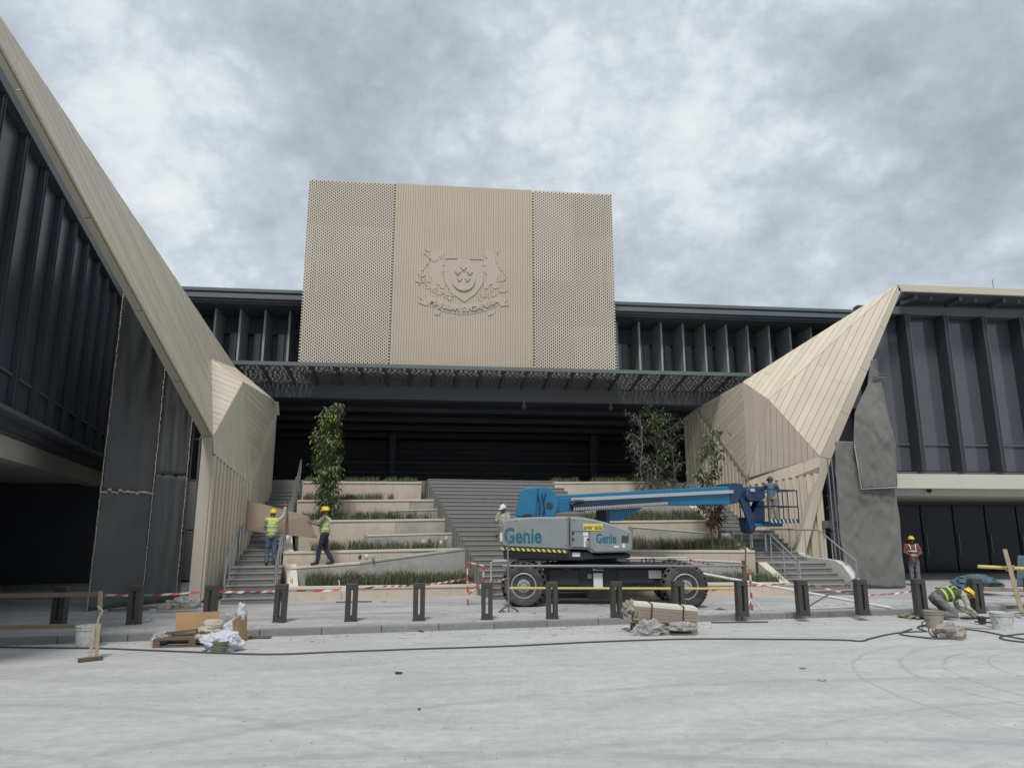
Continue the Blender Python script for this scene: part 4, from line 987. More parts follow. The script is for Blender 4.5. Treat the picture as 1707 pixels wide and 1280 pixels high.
# small machinery on the lift
for k in range(7): obj('vent_slat', MB().bar(gp(1036, 893 + 1.7 * k, NY - .004), gp(1048, 893.4 + 1.7 * k, NY - .004), .012, .012), M['gdark'], hd)
for x_, y_ in ((842, 909), (860, 868), (900, 866), (944, 866), (944, 908), (956, 867), (1046, 916), (990, 872), (1048, 890)): 
    q = gp(x_, y_, NY); obj('bolt', MB().cyl((q.x, NY - .012, q.z), (q.x, NY + .01, q.z), .014, n=8), M['gdark'], cw if x_ < 950 else hd)
obj('latch', MB().bb((gp(980, 899, NY).x - .03, NY - .03, gp(980, 899, NY).z - .03), (gp(980, 899, NY).x + .03, NY - .008, gp(980, 899, NY).z + .03)), M['ink'], hd)
for a_, b_ in (((866, 861.5), (880, 857)), ((880, 857), (892, 861))): obj('lifting_eye', MB().tube([gp(*a_, .5), gp(*b_, .5)], .018, 6), M['gdark'], cw)
obj('hose_bundle', MB().tube([gp(905, 938, .45), gp(930, 944, .4), gp(950, 941, .42), gp(985, 946, .4), gp(1010, 942, .45)], .022, 6).tube([gp(912, 941, .42), gp(945, 948, .38), gp(975, 943, .42), gp(1000, 949, .4), gp(1030, 943, .45)], .018, 6), M['rubber'], lift, smooth=True)
for x_ in (925, 975, 1020, 1065): obj('tie_down', MB().lathe(gp(x_, 978, .55), [(.02, -.015), (.06, -.015), (.06, .015), (.02, .015)], (0, 1, 0), 14), M['gdark'], lift)
obj('tow_bar', MB().cyl(gp(1108, 968, .8), gp(1124, 970, .8), .05, n=8), M['gdark'], lift)
plate_text('aver asia', 973, 1004, 882.5, 874.5, 'ink', NY - .017, 'lettering', .012)
# the boom swings away from the chassis line: a frame of its own
BP0, BP1 = at(915, 845, 20.35), at(1262, 845, 24.1)
BX_ = V((BP1.x - BP0.x, BP1.y - BP0.y, 0)).normalized(); BN = V((-BX_.y, BX_.x, 0)); BC = 1.225
def loc_(p): q = p - GO; return V((q.dot(GX), q.dot(GYv), q.z))
def bvec(d): return V((d.dot(GX), d.dot(GYv), d.z))
def bp(x, y, yl): return loc_(onpl(x, y, BP0 + BN * (yl - BC), BN))
def bpoly(name, px, y0, y1, m, parent=lift, bev=0.0):
    return obj(name, MB().prism([bp(x, y, y0) for x, y in px], bvec(BN) * (y1 - y0)), m, parent, bev=bev)
# boom pivot
gpoly('pivot_cover', [(858, 861), (861, 846), (866, 820), (870, 815), (890, 811.5), (897, 812), (893, 861)], .62, 1.85, M['gblue'], bev=.03)
pv = gpoly('pivot_block', [(890, 861), (897, 812), (906, 811), (916, 813), (924, 819), (930, 834), (929, 850), (925, 861)], .72, 1.75, M['gblue'], bev=.02)
q = gp(916, 842, .72); obj('pivot_pin', MB().cyl((q.x, .69, q.z), (q.x, .80, q.z), .09, n=16), M['ink'], pv)
obj('pivot_hose', MB().tube([gp(897, 825, .70), gp(900, 840, .68), gp(899, 858, .70)], .02, 6).tube([gp(903, 823, .70), gp(907, 845, .67), gp(905, 858, .70)], .02, 6).tube([gp(910, 822, .70), gp(906, 835, .67), gp(909, 856, .70)], .015, 6), M['gdblue'], pv, smooth=True)
bm_ = bpoly('boom', [(920, 826), (1222, 809.5), (1228, 811), (1226, 820), (1217, 840.5), (1150, 842), (1112, 841), (920, 853)], .95, 1.5, M['gblue'], bev=.02)
bpoly('boom_sleeve', [(921, 830), (957, 829), (957, 851), (921, 856)], .88, 1.57, M['gblue'], bev=.015)
bpoly('cable_track', [(953, 830), (1223, 816.5), (1223, 822), (972, 835), (953, 835)], .86, .945, M['gstrip'], bev=.008)
ch = bpoly('cable_tray', [(953, 842), (1112, 833.5), (1117, 840), (1100, 842.5), (960, 852), (954, 849)], .80, .945, M['gdark'], bev=.01)
mb = MB()
for k in range(44):
    p = lerp(bp(957, 848.5, .78), bp(1112, 838.5, .78), k / 43); mb.box(p, (.035, .05, .085), math.atan2(BX_.y, BX_.x) - ga)
obj('chain_link', mb, M['gstrip'], ch, kind='stuff')
obj('hose_loop', MB().tube([bp(972, 836, .84), bp(958, 836, .82), bp(953, 841, .82), bp(955, 848, .82), bp(968, 850, .84)], .05, 8), M['gdark'], ch, smooth=True)
bpoly('lift_cylinder', [(1012, 850), (1072, 846), (1062, 852), (1036, 868), (1013, 866.5)], 1.0, 1.45, M['gblue'], bev=.015)
bpoly('cylinder_bracket', [(1010, 850), (1018, 849), (1017, 872), (1011, 870)], .98, 1.47, M['gdblue'], bev=.01)
bpoly('boom_head', [(1216, 807), (1226, 804.5), (1237, 806), (1239, 818), (1230, 838), (1219, 840)], .92, 1.53, M['gdblue'], bev=.015)
bpoly('jib_arm', [(1229, 806), (1237, 806), (1260, 868), (1257, 884), (1251, 884), (1246, 866), (1231, 824)], .98, 1.06, M['gdblue'], bev=.015)
bpoly('jib_arm', [(1229, 806), (1237, 806), (1260, 868), (1257, 884), (1251, 884), (1246, 866), (1231, 824)], 1.39, 1.47, M['gblue'], bev=.015)
obj('jib_cylinder', MB().cyl(bp(1236, 822, 1.22), bp(1252, 868, 1.22), .05, n=10).cyl(bp(1228, 815, 1.22), bp(1240, 834, 1.22), .035, n=8), M['galv'], lift, smooth=True)
bpoly('jib_pivot', [(1243, 862), (1258, 862), (1262, 868), (1259, 886), (1253, 890), (1247, 885)], 1.06, 1.40, M['gdblue'], bev=.02)
bpoly('platform_mount', [(1252, 864), (1264, 836), (1275, 834), (1276, 868), (1260, 880)], 1.1, 1.36, M['gdblue'], bev=.02)
bpoly('rotator', [(1246, 815), (1255, 811), (1268, 810), (1275, 816), (1277, 830), (1268, 836), (1250, 836), (1245, 828)], .85, 1.6, M['gdblue'], bev=.04)
obj('control_box', MB().box(bp(1254, 817, .82), (.16, .1, .10)), M['gstrip'], lift, bev=.01)
# basket (its own frame of tubes), set across the end of the boom
def wb(x, y, yl): p = onpl(x, y, BP0 + BN * (yl - BC), BN) - BP0; return V((p.dot(BX_), yl - BC, p.z + BP0.z))
def BL(s_, o_, z_): return loc_(V((BP0.x, BP0.y, 0)) + BX_ * s_ + BN * o_ + V((0, 0, z_)))
ba, bb2, bt, bm2 = wb(1277, 869, .75), wb(1326, 868, .75), wb(1300, 817, .75), wb(1300, 844, .75)
bx0, bx1, bz0, bz1, bzm = ba.x, bb2.x, ba.z, bt.z, bm2.z; by0, by1 = -.62, .62
def bbx(mb, x0, x1, y0, y1, z0, z1): return mb.prism([BL(x0, y0, z0), BL(x1, y0, z0), BL(x1, y1, z0), BL(x0, y1, z0)], (0, 0, z1 - z0))
bk = obj('basket_floor', bbx(MB(), bx0 - .05, bx1 + .02, by0, by1, bz0 - .05, bz0), M['gdblue'], lift)
obj('floor_beam', bbx(MB(), bx0 - .35, bx1 - .5, by0 + .3, by1 - .3, bz0 - .17, bz0 - .055), M['gblue'], bk)
mb = MB()
for k in range(7):
    st0 = bx0 + .1 + k * (bx1 - bx0 - .1) / 7
    mb.prism([BL(st0, by0 - .006, bz0 - .05), BL(st0 + .08, by0 - .006, bz0 - .05), BL(st0 + .02, by0 - .006, bz0 + .08), BL(st0 - .06, by0 - .006, bz0 + .08)], bvec(BN) * -.005)
obj('hazard_stripe', mb, M['white'], bk)
obj('toe_board', bbx(MB(), bx0, bx1, by0, by0 + .02, bz0 + .002, bz0 + .09), M['gdblue'], bk)
for z_ in (bz1, bzm):
    obj('rail', MB().tube([BL(bx0, by0, z_), BL(bx1, by0, z_), BL(bx1, by1, z_), BL(bx0, by1, z_), BL(bx0, by0, z_)], .024, 8), M['gdblue'], bk, smooth=True)
for k in range(4):
    x_ = bx0 + (bx1 - bx0) * k / 3
    for y_ in (by0, by1): obj('upright', MB().cyl(BL(x_, y_, bz0), BL(x_, y_, bz1), .021, n=8), M['gdblue'], bk, smooth=True)
obj('upright', MB().cyl(BL(bx1, 0, bz0), BL(bx1, 0, bz1), .021, n=8), M['gdblue'], bk, smooth=True)
obj('control_panel', bbx(MB(), bx0 + .02, bx0 + .25, -.3, .3, bz1 - .1, bz1 + .12), M['gdark'], bk, bev=.02)
basket_man = V((BP0.x, BP0.y, 0)) + BX_ * (bx0 + (bx1 - bx0) * .62) + V((0, 0, bz0))

# ------------------------------------------------------------------ bollards
BX = [at(x, 1000, 16.5).x for x in (468, 586, 699, 812, 920, 1027, 1130, 1236, 1337, 1436, 1533, 1627)]
BX = [at(-20, 1000, 16.5).x + .05, at(103, 1000, 16.5).x, at(227, 1000, 16.5).x, at(352, 1000, 16.5).x] + BX
BX.append(BX[-1] + 1.5)
bl_lab = ['bollard at the edge of the frame by the timber rails', 'dark slotted bollard behind the timber rails, before the dark undercroft', 'dark slotted bollard in front of the dark debris netting', 'dark slotted bollard behind the plywood heap, at the foot of the cream leg', 'dark slotted bollard in front of the white planter end block', 'dark slotted bollard with the striped tape just behind it, before the lowest left planter', 'dark slotted bollard between the lowest left planter and the red and white stand', 'dark slotted bollard next to the lift rear wheel', 'dark slotted bollard in front of the gap behind the lift rear wheel', 'dark slotted bollard before the middle of the lift chassis', 'dark slotted bollard covering the front wheel of the lift', 'dark slotted bollard beside the striped pole stand right of the lift', 'dark slotted bollard with a white tube leaning on it, before the right stairs', 'dark slotted bollard in front of the grey shade cloth', 'dark slotted bollard wrapped with tape, before the man in the dark doorway', 'dark slotted bollard behind the crouching man', 'dark slotted bollard past the splattered bucket']
bd = None
for i, x in enumerate(BX):
    p = V((x, 16.5 + random.uniform(-.03, .03), PZ))
    if bd is None:
        t = thing('bollard', bl_lab[i], 'bollard', p, 0, 'bollards along the kerb', local=True); bd = t
        H = .80
        obj('post', MB().bb((-.125, -.10, .0), (-.028, .10, H - .12)).bb((.028, -.10, .0), (.125, .10, H - .12)).bb((-.028, -.10, .0), (.028, .10, .12)), M['boll'], t)
        obj('top', MB().bb((-.127, -.102, H - .118), (.127, .102, H)), M['boll'], t, bev=.008)
        obj('base_plate', MB().bb((-.135, -.11, -.002), (.135, .11, .022)), M['boll'], t)
    else:
        t = copy_tree(bd); t.location = p; t['label'] = bl_lab[i]
        t.rotation_euler = (random.uniform(-.012, .012), random.uniform(-.014, .014), random.uniform(-.06, .06))
# ------------------------------------------------------------------ people
from mathutils import noise as fold
def remesh(name, mb, m, parent, vox):
    o = obj(name, mb, m, parent, smooth=True); md = o.modifiers.new('r', 'REMESH'); md.mode = 'VOXEL'; md.voxel_size = vox; md.use_smooth_shade = True
    s2 = o.modifiers.new('s', 'SMOOTH'); s2.factor = .5; s2.iterations = 3
    dg = bpy.context.evaluated_depsgraph_get(); dg.update(); me = bpy.data.meshes.new_from_object(o.evaluated_get(dg)); o.modifiers.clear(); o.data = me; me.name = name
    if name in ('trousers', 'shirt', 'vest'):      # cloth folds
        sd3 = random.random() * 50; nm = [v.normal.copy() for v in me.vertices]
        for v, n_ in zip(me.vertices, nm):
            q = v.co; v.co = q + n_ * (.016 * fold.noise(V((q.x * 7 + sd3, q.y * 7, q.z * 13))) + .007 * fold.noise(V((q.x * 22, q.y * 22 + sd3, q.z * 30))))
    return o
def cap(mb, a, b, r0, r1):
    a, b = V(a), V(b); mb.cyl(a, b, r0, r1, 12); mb.ell(a, (r0,) * 3, 12, 12, zmin=-.999); mb.ell(b, (r1,) * 3, 12, 12, zmin=-.999)
BASE = dict(pel=(0, 0, .92), che=(0, 0, 1.28), nek=(0, 0, 1.45), hed=(0, .02, 1.585), shL=(-.185, 0, 1.40), shR=(.185, 0, 1.40), elL=(-.23, .0, 1.12), elR=(.23, 0, 1.12), wrL=(-.24, .08, .87), wrR=(.24, .08, .87), hiL=(-.09, 0, .90), hiR=(.09, 0, .90), knL=(-.10, .02, .49), knR=(.10, .02, .49), anL=(-.11, 0, .09), anR=(.11, 0, .09), toL=(-.12, .16, .04), toR=(.12, .16, .04), look=(0, 1, 0), up=(0, 0, 1))
def person(label, loc, facing, pose=None, shirt='greycl', trouser='navy', vest='vest', hat='hat', boot='boot', sleeves=True, hi=1.0, strip='refl'):
    J = {k: V(v) * (hi if k not in ('look', 'up') else 1) for k, v in {**BASE, **(pose or {})}.items()}
    t = thing('person', label, 'person', loc, facing, local=True)
    lk = J['look'].normalized(); up = (J['up'] - lk * J['up'].dot(lk)).normalized(); rt = lk.cross(up); HR = Matrix((rt, lk, up)).transposed(); hc = J['hed']
    mb = MB()
    cap(mb, J['pel'], J['che'], .125, .135); cap(mb, J['che'], J['nek'], .12, .06); cap(mb, J['nek'], hc, .055, .055)
    mb.ell(hc + HR @ V((0, 0, .02)), (.076, .096, .112), 16, 14, HR, -.999); mb.ell(hc + HR @ V((0, .03, -.06)), (.055, .062, .055), 12, 10, HR, -.999)
    cap(mb, hc + HR @ V((0, .092, .01)), hc + HR @ V((0, .112, -.022)), .011, .016)
    for s in (-1, 1): mb.ell(hc + HR @ V((.08 * s, 0, -.005)), (.012, .022, .032), 8, 8, HR, -.999)
    mb.ell(hc + HR @ V((0, .086, -.055)), (.026, .014, .010), 8, 6, HR, -.999)
    for s in 'LR':
        cap(mb, J['che'] + V((0, 0, .08)), J['sh' + s], .07, .062); cap(mb, J['sh' + s], J['el' + s], .055, .042); cap(mb, J['el' + s], J['wr' + s], .042, .028)
        cap(mb, J['hi' + s], J['kn' + s], .085, .056); cap(mb, J['kn' + s], J['an' + s], .058, .04); cap(mb, J['an' + s], J['to' + s], .042, .032)
        d = (J['wr' + s] - J['el' + s]).normalized(); n = d.orthogonal().normalized() if abs(d.z) > .95 else d.cross(V((0, 0, 1))).normalized(); f2 = n.cross(d)
        pc = J['wr' + s] + d * .055; cap(mb, J['wr' + s], pc, .027, .03); cap(mb, pc - n * .02, pc + n * .02, .026, .024)
        for k, L in enumerate((.066, .078, .074, .056)):
            b0 = pc + n * (.03 - .02 * k) + d * .02; b1 = b0 + d * L * .55 - f2 * .008; cap(mb, b0, b1, .0105, .0098); cap(mb, b1, b1 + d * L * .4 - f2 * L * .4, .0098, .0085)
        b0 = pc + n * .03 - d * .02; cap(mb, b0, b0 + n * .03 + d * .03 - f2 * .012, .012, .011); cap(mb, b0 + n * .03 + d * .03 - f2 * .012, b0 + n * .035 + d * .06 - f2 * .03, .011, .009)
    remesh('body', mb, M['skin'], t, .0095)
    mb = MB()
    for s in (-1, 1): mb.ell(hc + HR @ V((.033 * s, .088, .02)), (.013, .010, .009), 8, 6, HR, -.999)
    obj('eyes', mb, M['ink'], t)
    mb = MB(); cap(mb, J['pel'], lerp(J['pel'], J['che'], .25), .145, .138)
    for s in 'LR': cap(mb, J['hi' + s], J['kn' + s], .102, .076); cap(mb, J['kn' + s], lerp(J['kn' + s], J['an' + s], .93), .076, .066)
    remesh('trousers', mb, M[trouser], t, .017)
    mb = MB(); cap(mb, lerp(J['pel'], J['che'], .05), J['che'], .142, .152); cap(mb, J['che'], lerp(J['che'], J['nek'], .75), .14, .075)
    for s in 'LR':
        cap(mb, J['che'] + V((0, 0, .07)), J['sh' + s], .085, .076); cap(mb, J['sh' + s], J['el' + s], .072, .058)
        if sleeves: cap(mb, J['el' + s], lerp(J['el' + s], J['wr' + s], .9), .057, .044)
    remesh('shirt', mb, M[shirt], t, .015)
    if vest:
        mb = MB(); cap(mb, lerp(J['pel'], J['che'], .18), J['che'], .158, .168); cap(mb, J['che'], lerp(J['che'], J['nek'], .55), .155, .10)
        for s in 'LR': cap(mb, J['che'] + V((0, 0, .09)), lerp(J['sh' + s], J['che'], .25) + V((0, 0, .0)), .10, .092)
        vo = remesh('vest', mb, M[vest], t, .016)
        ax = (J['che'] - J['pel']).normalized(); mb = MB()
        for f in (.42, .80):
            c = lerp(J['pel'], J['che'], f); rr0 = .160 + .010 * f; mb.lathe(c - ax * .025, [(rr0 - .02, 0), (rr0 + .006, .0), (rr0 + .007, .05), (rr0 - .02, .05)], ax, 24)
        lf = ((J['shR'] - J['shL']).normalized()).cross(ax); fw = -lf if lf.dot(lk) < 0 else lf
        for s in ('shL', 'shR'):
            for g in (1, -1):
                a = lerp(J['che'], J[s], .55) + V((0, 0, .10)) + fw * .05 * g; b = lerp(J['pel'], J['che'], .8) + (J[s] - J['che']) * .42 * V((1, 1, 0)).length / 1.414 + fw * .158 * g; b2 = lerp(a, b, .5) + fw * .045 * g
                mb.tube([a, b2, b], .018, 6)
        obj('reflective_strip', mb, M[strip], vo, smooth=True)
    mb = MB()
    for s in 'LR': cap(mb, lerp(J['an' + s], J['kn' + s], .12), J['an' + s], .056, .058); cap(mb, J['an' + s] - V((0, 0, .02)), J['to' + s], .055, .046)
    remesh('boots', mb, M[boot], t, .014)
    if hat:
        hm_ = MB(); hm_.ell(hc + HR @ V((0, -.005, .045)), (.108, .132, .118), 20, 8, HR, 0.0)
        ho = obj('hard_hat', hm_, M[hat], t, smooth=True)
        bm2 = MB(); bm2.lathe(hc + HR @ V((0, .0, .042)), [(.09, 0), (.124, -.004), (.125, .008), (.09, .014)], up, 24)
        obj('brim', bm2, M[hat], ho, smooth=True)
        obj('peak', MB().ell(hc + HR @ V((0, .12, .045)), (.085, .075, .012), 14, 6, HR, -.999), M[hat], ho, smooth=True)
        obj('ridge', MB().bar(hc + HR @ V((0, -.10, .135)), hc + HR @ V((0, .10, .142)), .022, .055, HR @ V((0, 0, 1))), M[hat], ho, bev=.008)
    return t
def face(v): return math.atan2(v[1], v[0]) - math.pi / 2      # local +y looks along v

# left stair man, seen from behind, right arm raised to the board
person('man in a lime vest seen from behind on the left stairs, one arm raised', slpt(1.03, 2.1, .9), face((-.1, 1, 0)),
       dict(hed=(-.01, .04, 1.575), elR=(.30, .16, 1.52), wrR=(.33, .22, 1.80), elL=(-.22, .14, 1.14), wrL=(-.14, .30, 1.22), look=(-.45, .8, .05), knL=(-.11, .03, .49), anR=(.16, .06, .09), toR=(.20, .21, .04)), shirt='plaid', trouser='denim', hi=.97)
pw2 = at(538, 941, 22.45)
person('man in a lime vest walking on the planter ledge, arms forward to the board', pw2 + V((0, .1, -.02)), face((-1, .1, 0)),
       dict(elL=(-.22, .14, 1.20), elR=(.22, .16, 1.18), wrL=(-.17, .40, 1.27), wrR=(.14, .40, 1.30), look=(0, 1, -.05), knL=(-.09, .12, .50), anL=(-.10, .16, .09), toL=(-.11, .32, .04), knR=(.10, -.02, .49), anR=(.10, -.26, .11), toR=(.11, -.10, .04), che=(0, .03, 1.28)), shirt='greycl', trouser='navy')
pw3 = at(840, 925, 24.0); pw3.z = PZ + .15 * 8
t3 = person('man in a white helmet and pale clothes on the central stairs behind the lift', V((at(839, 900, 23.95).x, 23.95, 1.18)), face((-.6, -.8, 0)),
       dict(elL=(-.25, .06, 1.14), wrL=(-.16, .28, 1.12), elR=(.25, .06, 1.14), wrR=(.14, .27, 1.18), look=(.1, 1, -.35)), shirt='plaid', trouser='khaki', vest=None, hat='hatw')
bw = basket_man
person('man in a blue shirt standing in the lift basket, both hands raised', bw, face((.35, .8, 0)),
       dict(elL=(-.27, .16, 1.22), wrL=(-.16, .38, 1.34), elR=(.27, .16, 1.22), wrR=(.16, .38, 1.36), look=(-.5, .8, -.1), che=(0, .06, 1.27), nek=(0, .11, 1.43), hed=(0, .15, 1.56)), shirt='denim', trouser='khaki', vest=None, hat='boot', hi=.92)
person('man in a red vest and yellow helmet standing in front of the dark right doorway', V((gz(1527, 976, PZ).x, gz(1527, 976, PZ).y, PZ)), face((-.35, -.9, 0)),
       dict(elL=(-.25, .05, 1.15), wrL=(-.12, .22, 1.08), elR=(.25, .05, 1.15), wrR=(.12, .22, 1.06)), shirt='vesto', trouser='greycl', vest='vesto', hat='hat')
kf = gz(1600, 1034, 0)
person('man in a dark vest with lime bands and yellow helmet, crouching at the kerb', V((kf.x, kf.y + .25, 0.0)), face((1, -.12, 0)),
       dict(pel=(0, -.28, .44), che=(0, .06, .52), nek=(0, .24, .51), hed=(0, .39, .50), shL=(-.18, .19, .50), shR=(.18, .19, .50), elL=(-.22, .26, .24), elR=(.22, .24, .25), wrL=(-.16, .46, .10), wrR=(.14, .44, .09), hiL=(-.10, -.30, .42), hiR=(.10, -.30, .42), knL=(-.15, .0, .10), knR=(.15, -.02, .10), anL=(-.14, -.42, .10), anR=(.14, -.42, .12), toL=(-.14, -.50, .02), toR=(.15, -.52, .20), look=(0, .75, -.66), up=(0, .66, .75)), shirt='plaid', trouser='greycl', vest='vestd', strip='vest', hi=1.13)

# the board the two men carry
bt_ = thing('board', 'large brown board carried between the two men above the left stairs', 'board', at(470, 870, 22.3))
c1, c2, c3, c4 = at(414, 834, 23.6), at(514, 860, 22.75), at(528, 897, 22.75), at(409, 884, 23.6)
nb_ = (c2 - c1).cross(c4 - c1).normalized()
obj('sheet', MB().prism([c1, c2, c3, c4], nb_ * .018), M['mdf'], bt_)
obj('batten', MB().bar(lerp(c1, c4, .93) + V((0, .04, 0)), lerp(c2, c3, .93) + V((0, .04, 0)), .04, .05), M['timber'], bt_)

# ------------------------------------------------------------------ barriers round the lift
def pole(name, label, pts, r, m, cat, bands=None, smooth=True):
    t = thing(name, label, cat, V(pts[0])); obj('tube', MB().tube(pts, r, 8), M[m], t, smooth=smooth); return t
t = thing('barrier', 'tube barrier before the lift with a pale top bar and yellow lower bar', 'barrier', gz(850, 1012, PZ))
YB = 17.7
obj('top_bar', MB().cyl(at(838, 943, YB + .3), at(1246, 943, YB - .1), .026, n=8), M['galv'], t, smooth=True)
obj('yellow_bar', MB().cyl(at(846, 980, YB + .25), at(1238, 981, YB - .1), .028, n=8), M['yellow'], t, smooth=True)
p0 = gz(849, 1008, PZ); obj('upright', MB().cyl((at(848, 890, YB + .2).x, YB + .2, PZ), at(846, 886, YB + .2), .022, n=8), M['galv'], t, smooth=True)
p1 = at(1240, 1000, YB - .15); p1.z = PZ; obj('upright', MB().cyl(p1, at(1243, 910, YB - .15), .022, n=8), M['timberd'], t, smooth=True)
obj('upright', MB().cyl(p1 + V((.06, .1, 0)), at(1240, 934, YB - .05), .06, n=8), M['timberd'], t, smooth=True)
obj('foot', MB().tube([V((at(848, 890, YB + .2).x - .25, YB, PZ + .03)), V((at(848, 890, YB + .2).x, YB + .2, PZ + .18)), V((at(848, 890, YB + .2).x + .22, YB + .05, PZ + .03))], .025, 6), M['timberd'], t)
t = thing('guard_frame', 'white tube frame standing behind the lift, showing on both sides of its body', 'barrier', gz(819, 990, PZ))
obj('tube', MB().tube([at(819, 985, 20.9), at(819, 938, 20.9), at(822, 935, 20.9), at(1143, 929, 20.6), at(1147, 932, 20.6), at(1148, 985, 20.6)], .024, 8), M['white'], t, smooth=True)
def striped(t, a, b, n, r):
    a, b = V(a), V(b)
    for k in range(n): obj('white_band' if k % 2 else 'red_band', MB().cyl(lerp(a, b, k / n), lerp(a, b, (k + 1) / n), r, n=8), M['white'] if k % 2 else M['red'], t, smooth=True)
def stand(label, px, py0, py1, Y, wpx):
    t = thing('striped_stand', label, 'stand', V((at(px, py1, Y).x, Y, PZ)))
    A0 = at(px, py1, Y); A0.z = PZ; A1_ = at(px - 1, py0, Y); B0 = at(px + wpx, py1, Y); B0.z = PZ; B1_ = at(px + wpx, py0 + 6, Y)
    for p, q, n in ((A0, A1_, 7), (B0, B1_, 7), (A1_, B1_, 4), (lerp(A0, A1_, .25), lerp(B0, B1_, .55), 4), (lerp(A0, A1_, .55), lerp(B0, B1_, .4), 4)): striped(t, p, q, n, .024)
    return t
stand('red and white striped folding stand left of the lift rear wheel', 780, 937, 998, 19.6, 26)
t = thing('striped_post', 'white and red post with tripod foot just right of the lift', 'post', V((at(1254, 1000, 17.6).x, 17.6, PZ))); a = MB()
f0 = V((at(1253, 1000, 17.6).x, 17.6, PZ)); striped(t, f0, f0 + V((0, 0, 1.0)), 7, .028)
for s in (-1, 1): a.cyl(f0 + V((0, 0, .3)), f0 + V((.22 * s, -.1, .02)), .02, n=6)
a.cyl(f0 + V((0, 0, .3)), f0 + V((0.05, .25, .02)), .02, n=6)
obj('tripod_foot', a, M['white'], t, smooth=True)
# loose tubes
g0 = at(1166, 955, 19.0); g1 = gz(1485, 1013, PZ + .04)
pole('scaffold_tube', 'long white tube sloping from the lift front wheel to the ground past the right bollards', [g0, g1], .035, 'white', 'tube')
pole('scaffold_tube', 'white tube leaning from the ground up to a bollard before the right stairs', [gz(1345, 1012, PZ + .03), at(1431, 961, 17.2)], .022, 'galv', 'tube')
pole('scaffold_tube', 'thin white tube lying flat behind the right bollards', [gz(1347, 1014, PZ + .03), gz(1480, 1010, PZ + .03)], .018, 'white', 'tube')
pole('scaffold_tube', 'white tube lying on the pavement under the lift', [gz(994, 1000, PZ + .03), gz(1085, 998, PZ + .03)], .03, 'white', 'tube')
pole('marker_rod', 'short white rod standing on the pavement before the lowest left planter', [gz(568, 1000, PZ), at(565, 966, gz(568, 1000, PZ).y)], .02, 'white', 'rod')
# barrier tape
def tape(label, pts, n, wid=.05):
    t = thing('barrier_tape', label, 'tape', V(pts[0])); P = []
    for (a, b) in zip(pts[:-1], pts[1:]):
        a, b = V(a), V(b); L = (b - a).length
        for k in range(12): P.append(lerp(a, b, k / 12) - V((0, 0, .035 * L * (1 - (2 * k / 12 - 1) ** 2) * .5)))
    P.append(V(pts[-1])); mw, mr = MB(), MB(); acc = 0
    for i, (a, b) in enumerate(zip(P[:-1], P[1:])):
        L = (b - a).length; m_ = max(1, int(L / .11)); tw0 = .8 * math.sin(i * .9)
        for k in range(m_):
            p, q = lerp(a, b, k / m_), lerp(a, b, (k + 1) / m_); u = V((0, math.sin(tw0) * wid / 2, math.cos(tw0) * wid / 2)); sh = (q - p) * .5
            (mw if acc % 2 else mr).prism([p - u - sh, q - u - sh, q + u + sh * 0, p + u + sh * 0], (0, .002, 0)); acc += 1
    obj('white_band', mw, M['white'], t, kind='stuff'); obj('red_band', mr, M['red'], t, kind='stuff'); return t
tape('red and white tape strung along the left bollards to the striped stand', [at(165, 991, 17.0), at(350, 985, 17.0), at(468, 984, 16.75), at(640, 977, 17.5), at(779, 964, 19.5)], 30)
tape('red and white tape from the striped stand to the lift barrier', [at(806, 970, 19.5), at(850, 962, 17.9)], 6)
tape('red and white tape drooping behind the lift front wheel', [at(1150, 933, 20.6), at(1245, 946, 17.7)], 9)
tape('red and white tape between the lift barrier and the right bollards', [at(1165, 985, 18.8), at(1240, 975, 17.5), at(1337, 970, 16.7), at(1436, 992, 16.7), at(1533, 983, 16.75)], 20, .04)
from mathutils import noise as mn
# ------------------------------------------------------------------ scaffolds with netting
def cloth(le, ri, Yl, Yr, nu=60, nv=70, amp=.05, seed=0, fr=2.2):
    """le, ri: pixel polylines (top to bottom) of the two edges"""
    def samp(pl_, t):
        f = t * (len(pl_) - 1); i = min(int(f), len(pl_) - 2); f -= i
        return (pl_[i][0] + (pl_[i + 1][0] - pl_[i][0]) * f, pl_[i][1] + (pl_[i + 1][1] - pl_[i][1]) * f)
    vs = []
    for j in range(nv + 1):
        a, b = samp(le, j / nv), samp(ri, j / nv)
        for i in range(nu + 1):
            s = i / nu; p = at(a[0] + (b[0] - a[0]) * s, a[1] + (b[1] - a[1]) * s, Yl + (Yr - Yl) * s)
            w_ = mn.noise(V((p.x * fr * .9, p.z * fr * .28, seed))) + .45 * mn.noise(V((p.x * fr * 2.4 + p.z * .8, p.z * fr * .9, seed + 9))) + .55 * (.35 - abs(mn.noise(V((p.x * 1.9 + p.z * 1.3, p.z * .8 - p.x * .5, seed + 3))))) + .3 * (.3 - abs(mn.noise(V((p.x * 3.1 - p.z * 2.2, p.z * 1.7, seed + 21)))))
            vs.append(p + V((0, amp * w_, amp * .15 * w_)))
    fs = [(j * (nu + 1) + i, j * (nu + 1) + i + 1, (j + 1) * (nu + 1) + i + 1, (j + 1) * (nu + 1) + i) for j in range(nv) for i in range(nu)]
    return MB().add(vs, fs)
def solid(o, th=.006):
    md = o.modifiers.new('s', 'SOLIDIFY'); md.thickness = th; return o
nl = [gz(150, 1018, PZ), gz(240, 1007, PZ), gz(296, 1002, PZ)]
sc = thing('scaffold', 'tube scaffold hung with dark debris netting under the left cladding edge', 'scaffold', nl[1])
HTS = [8.3, 7.5, 5.9, 5.2]; HT = 9
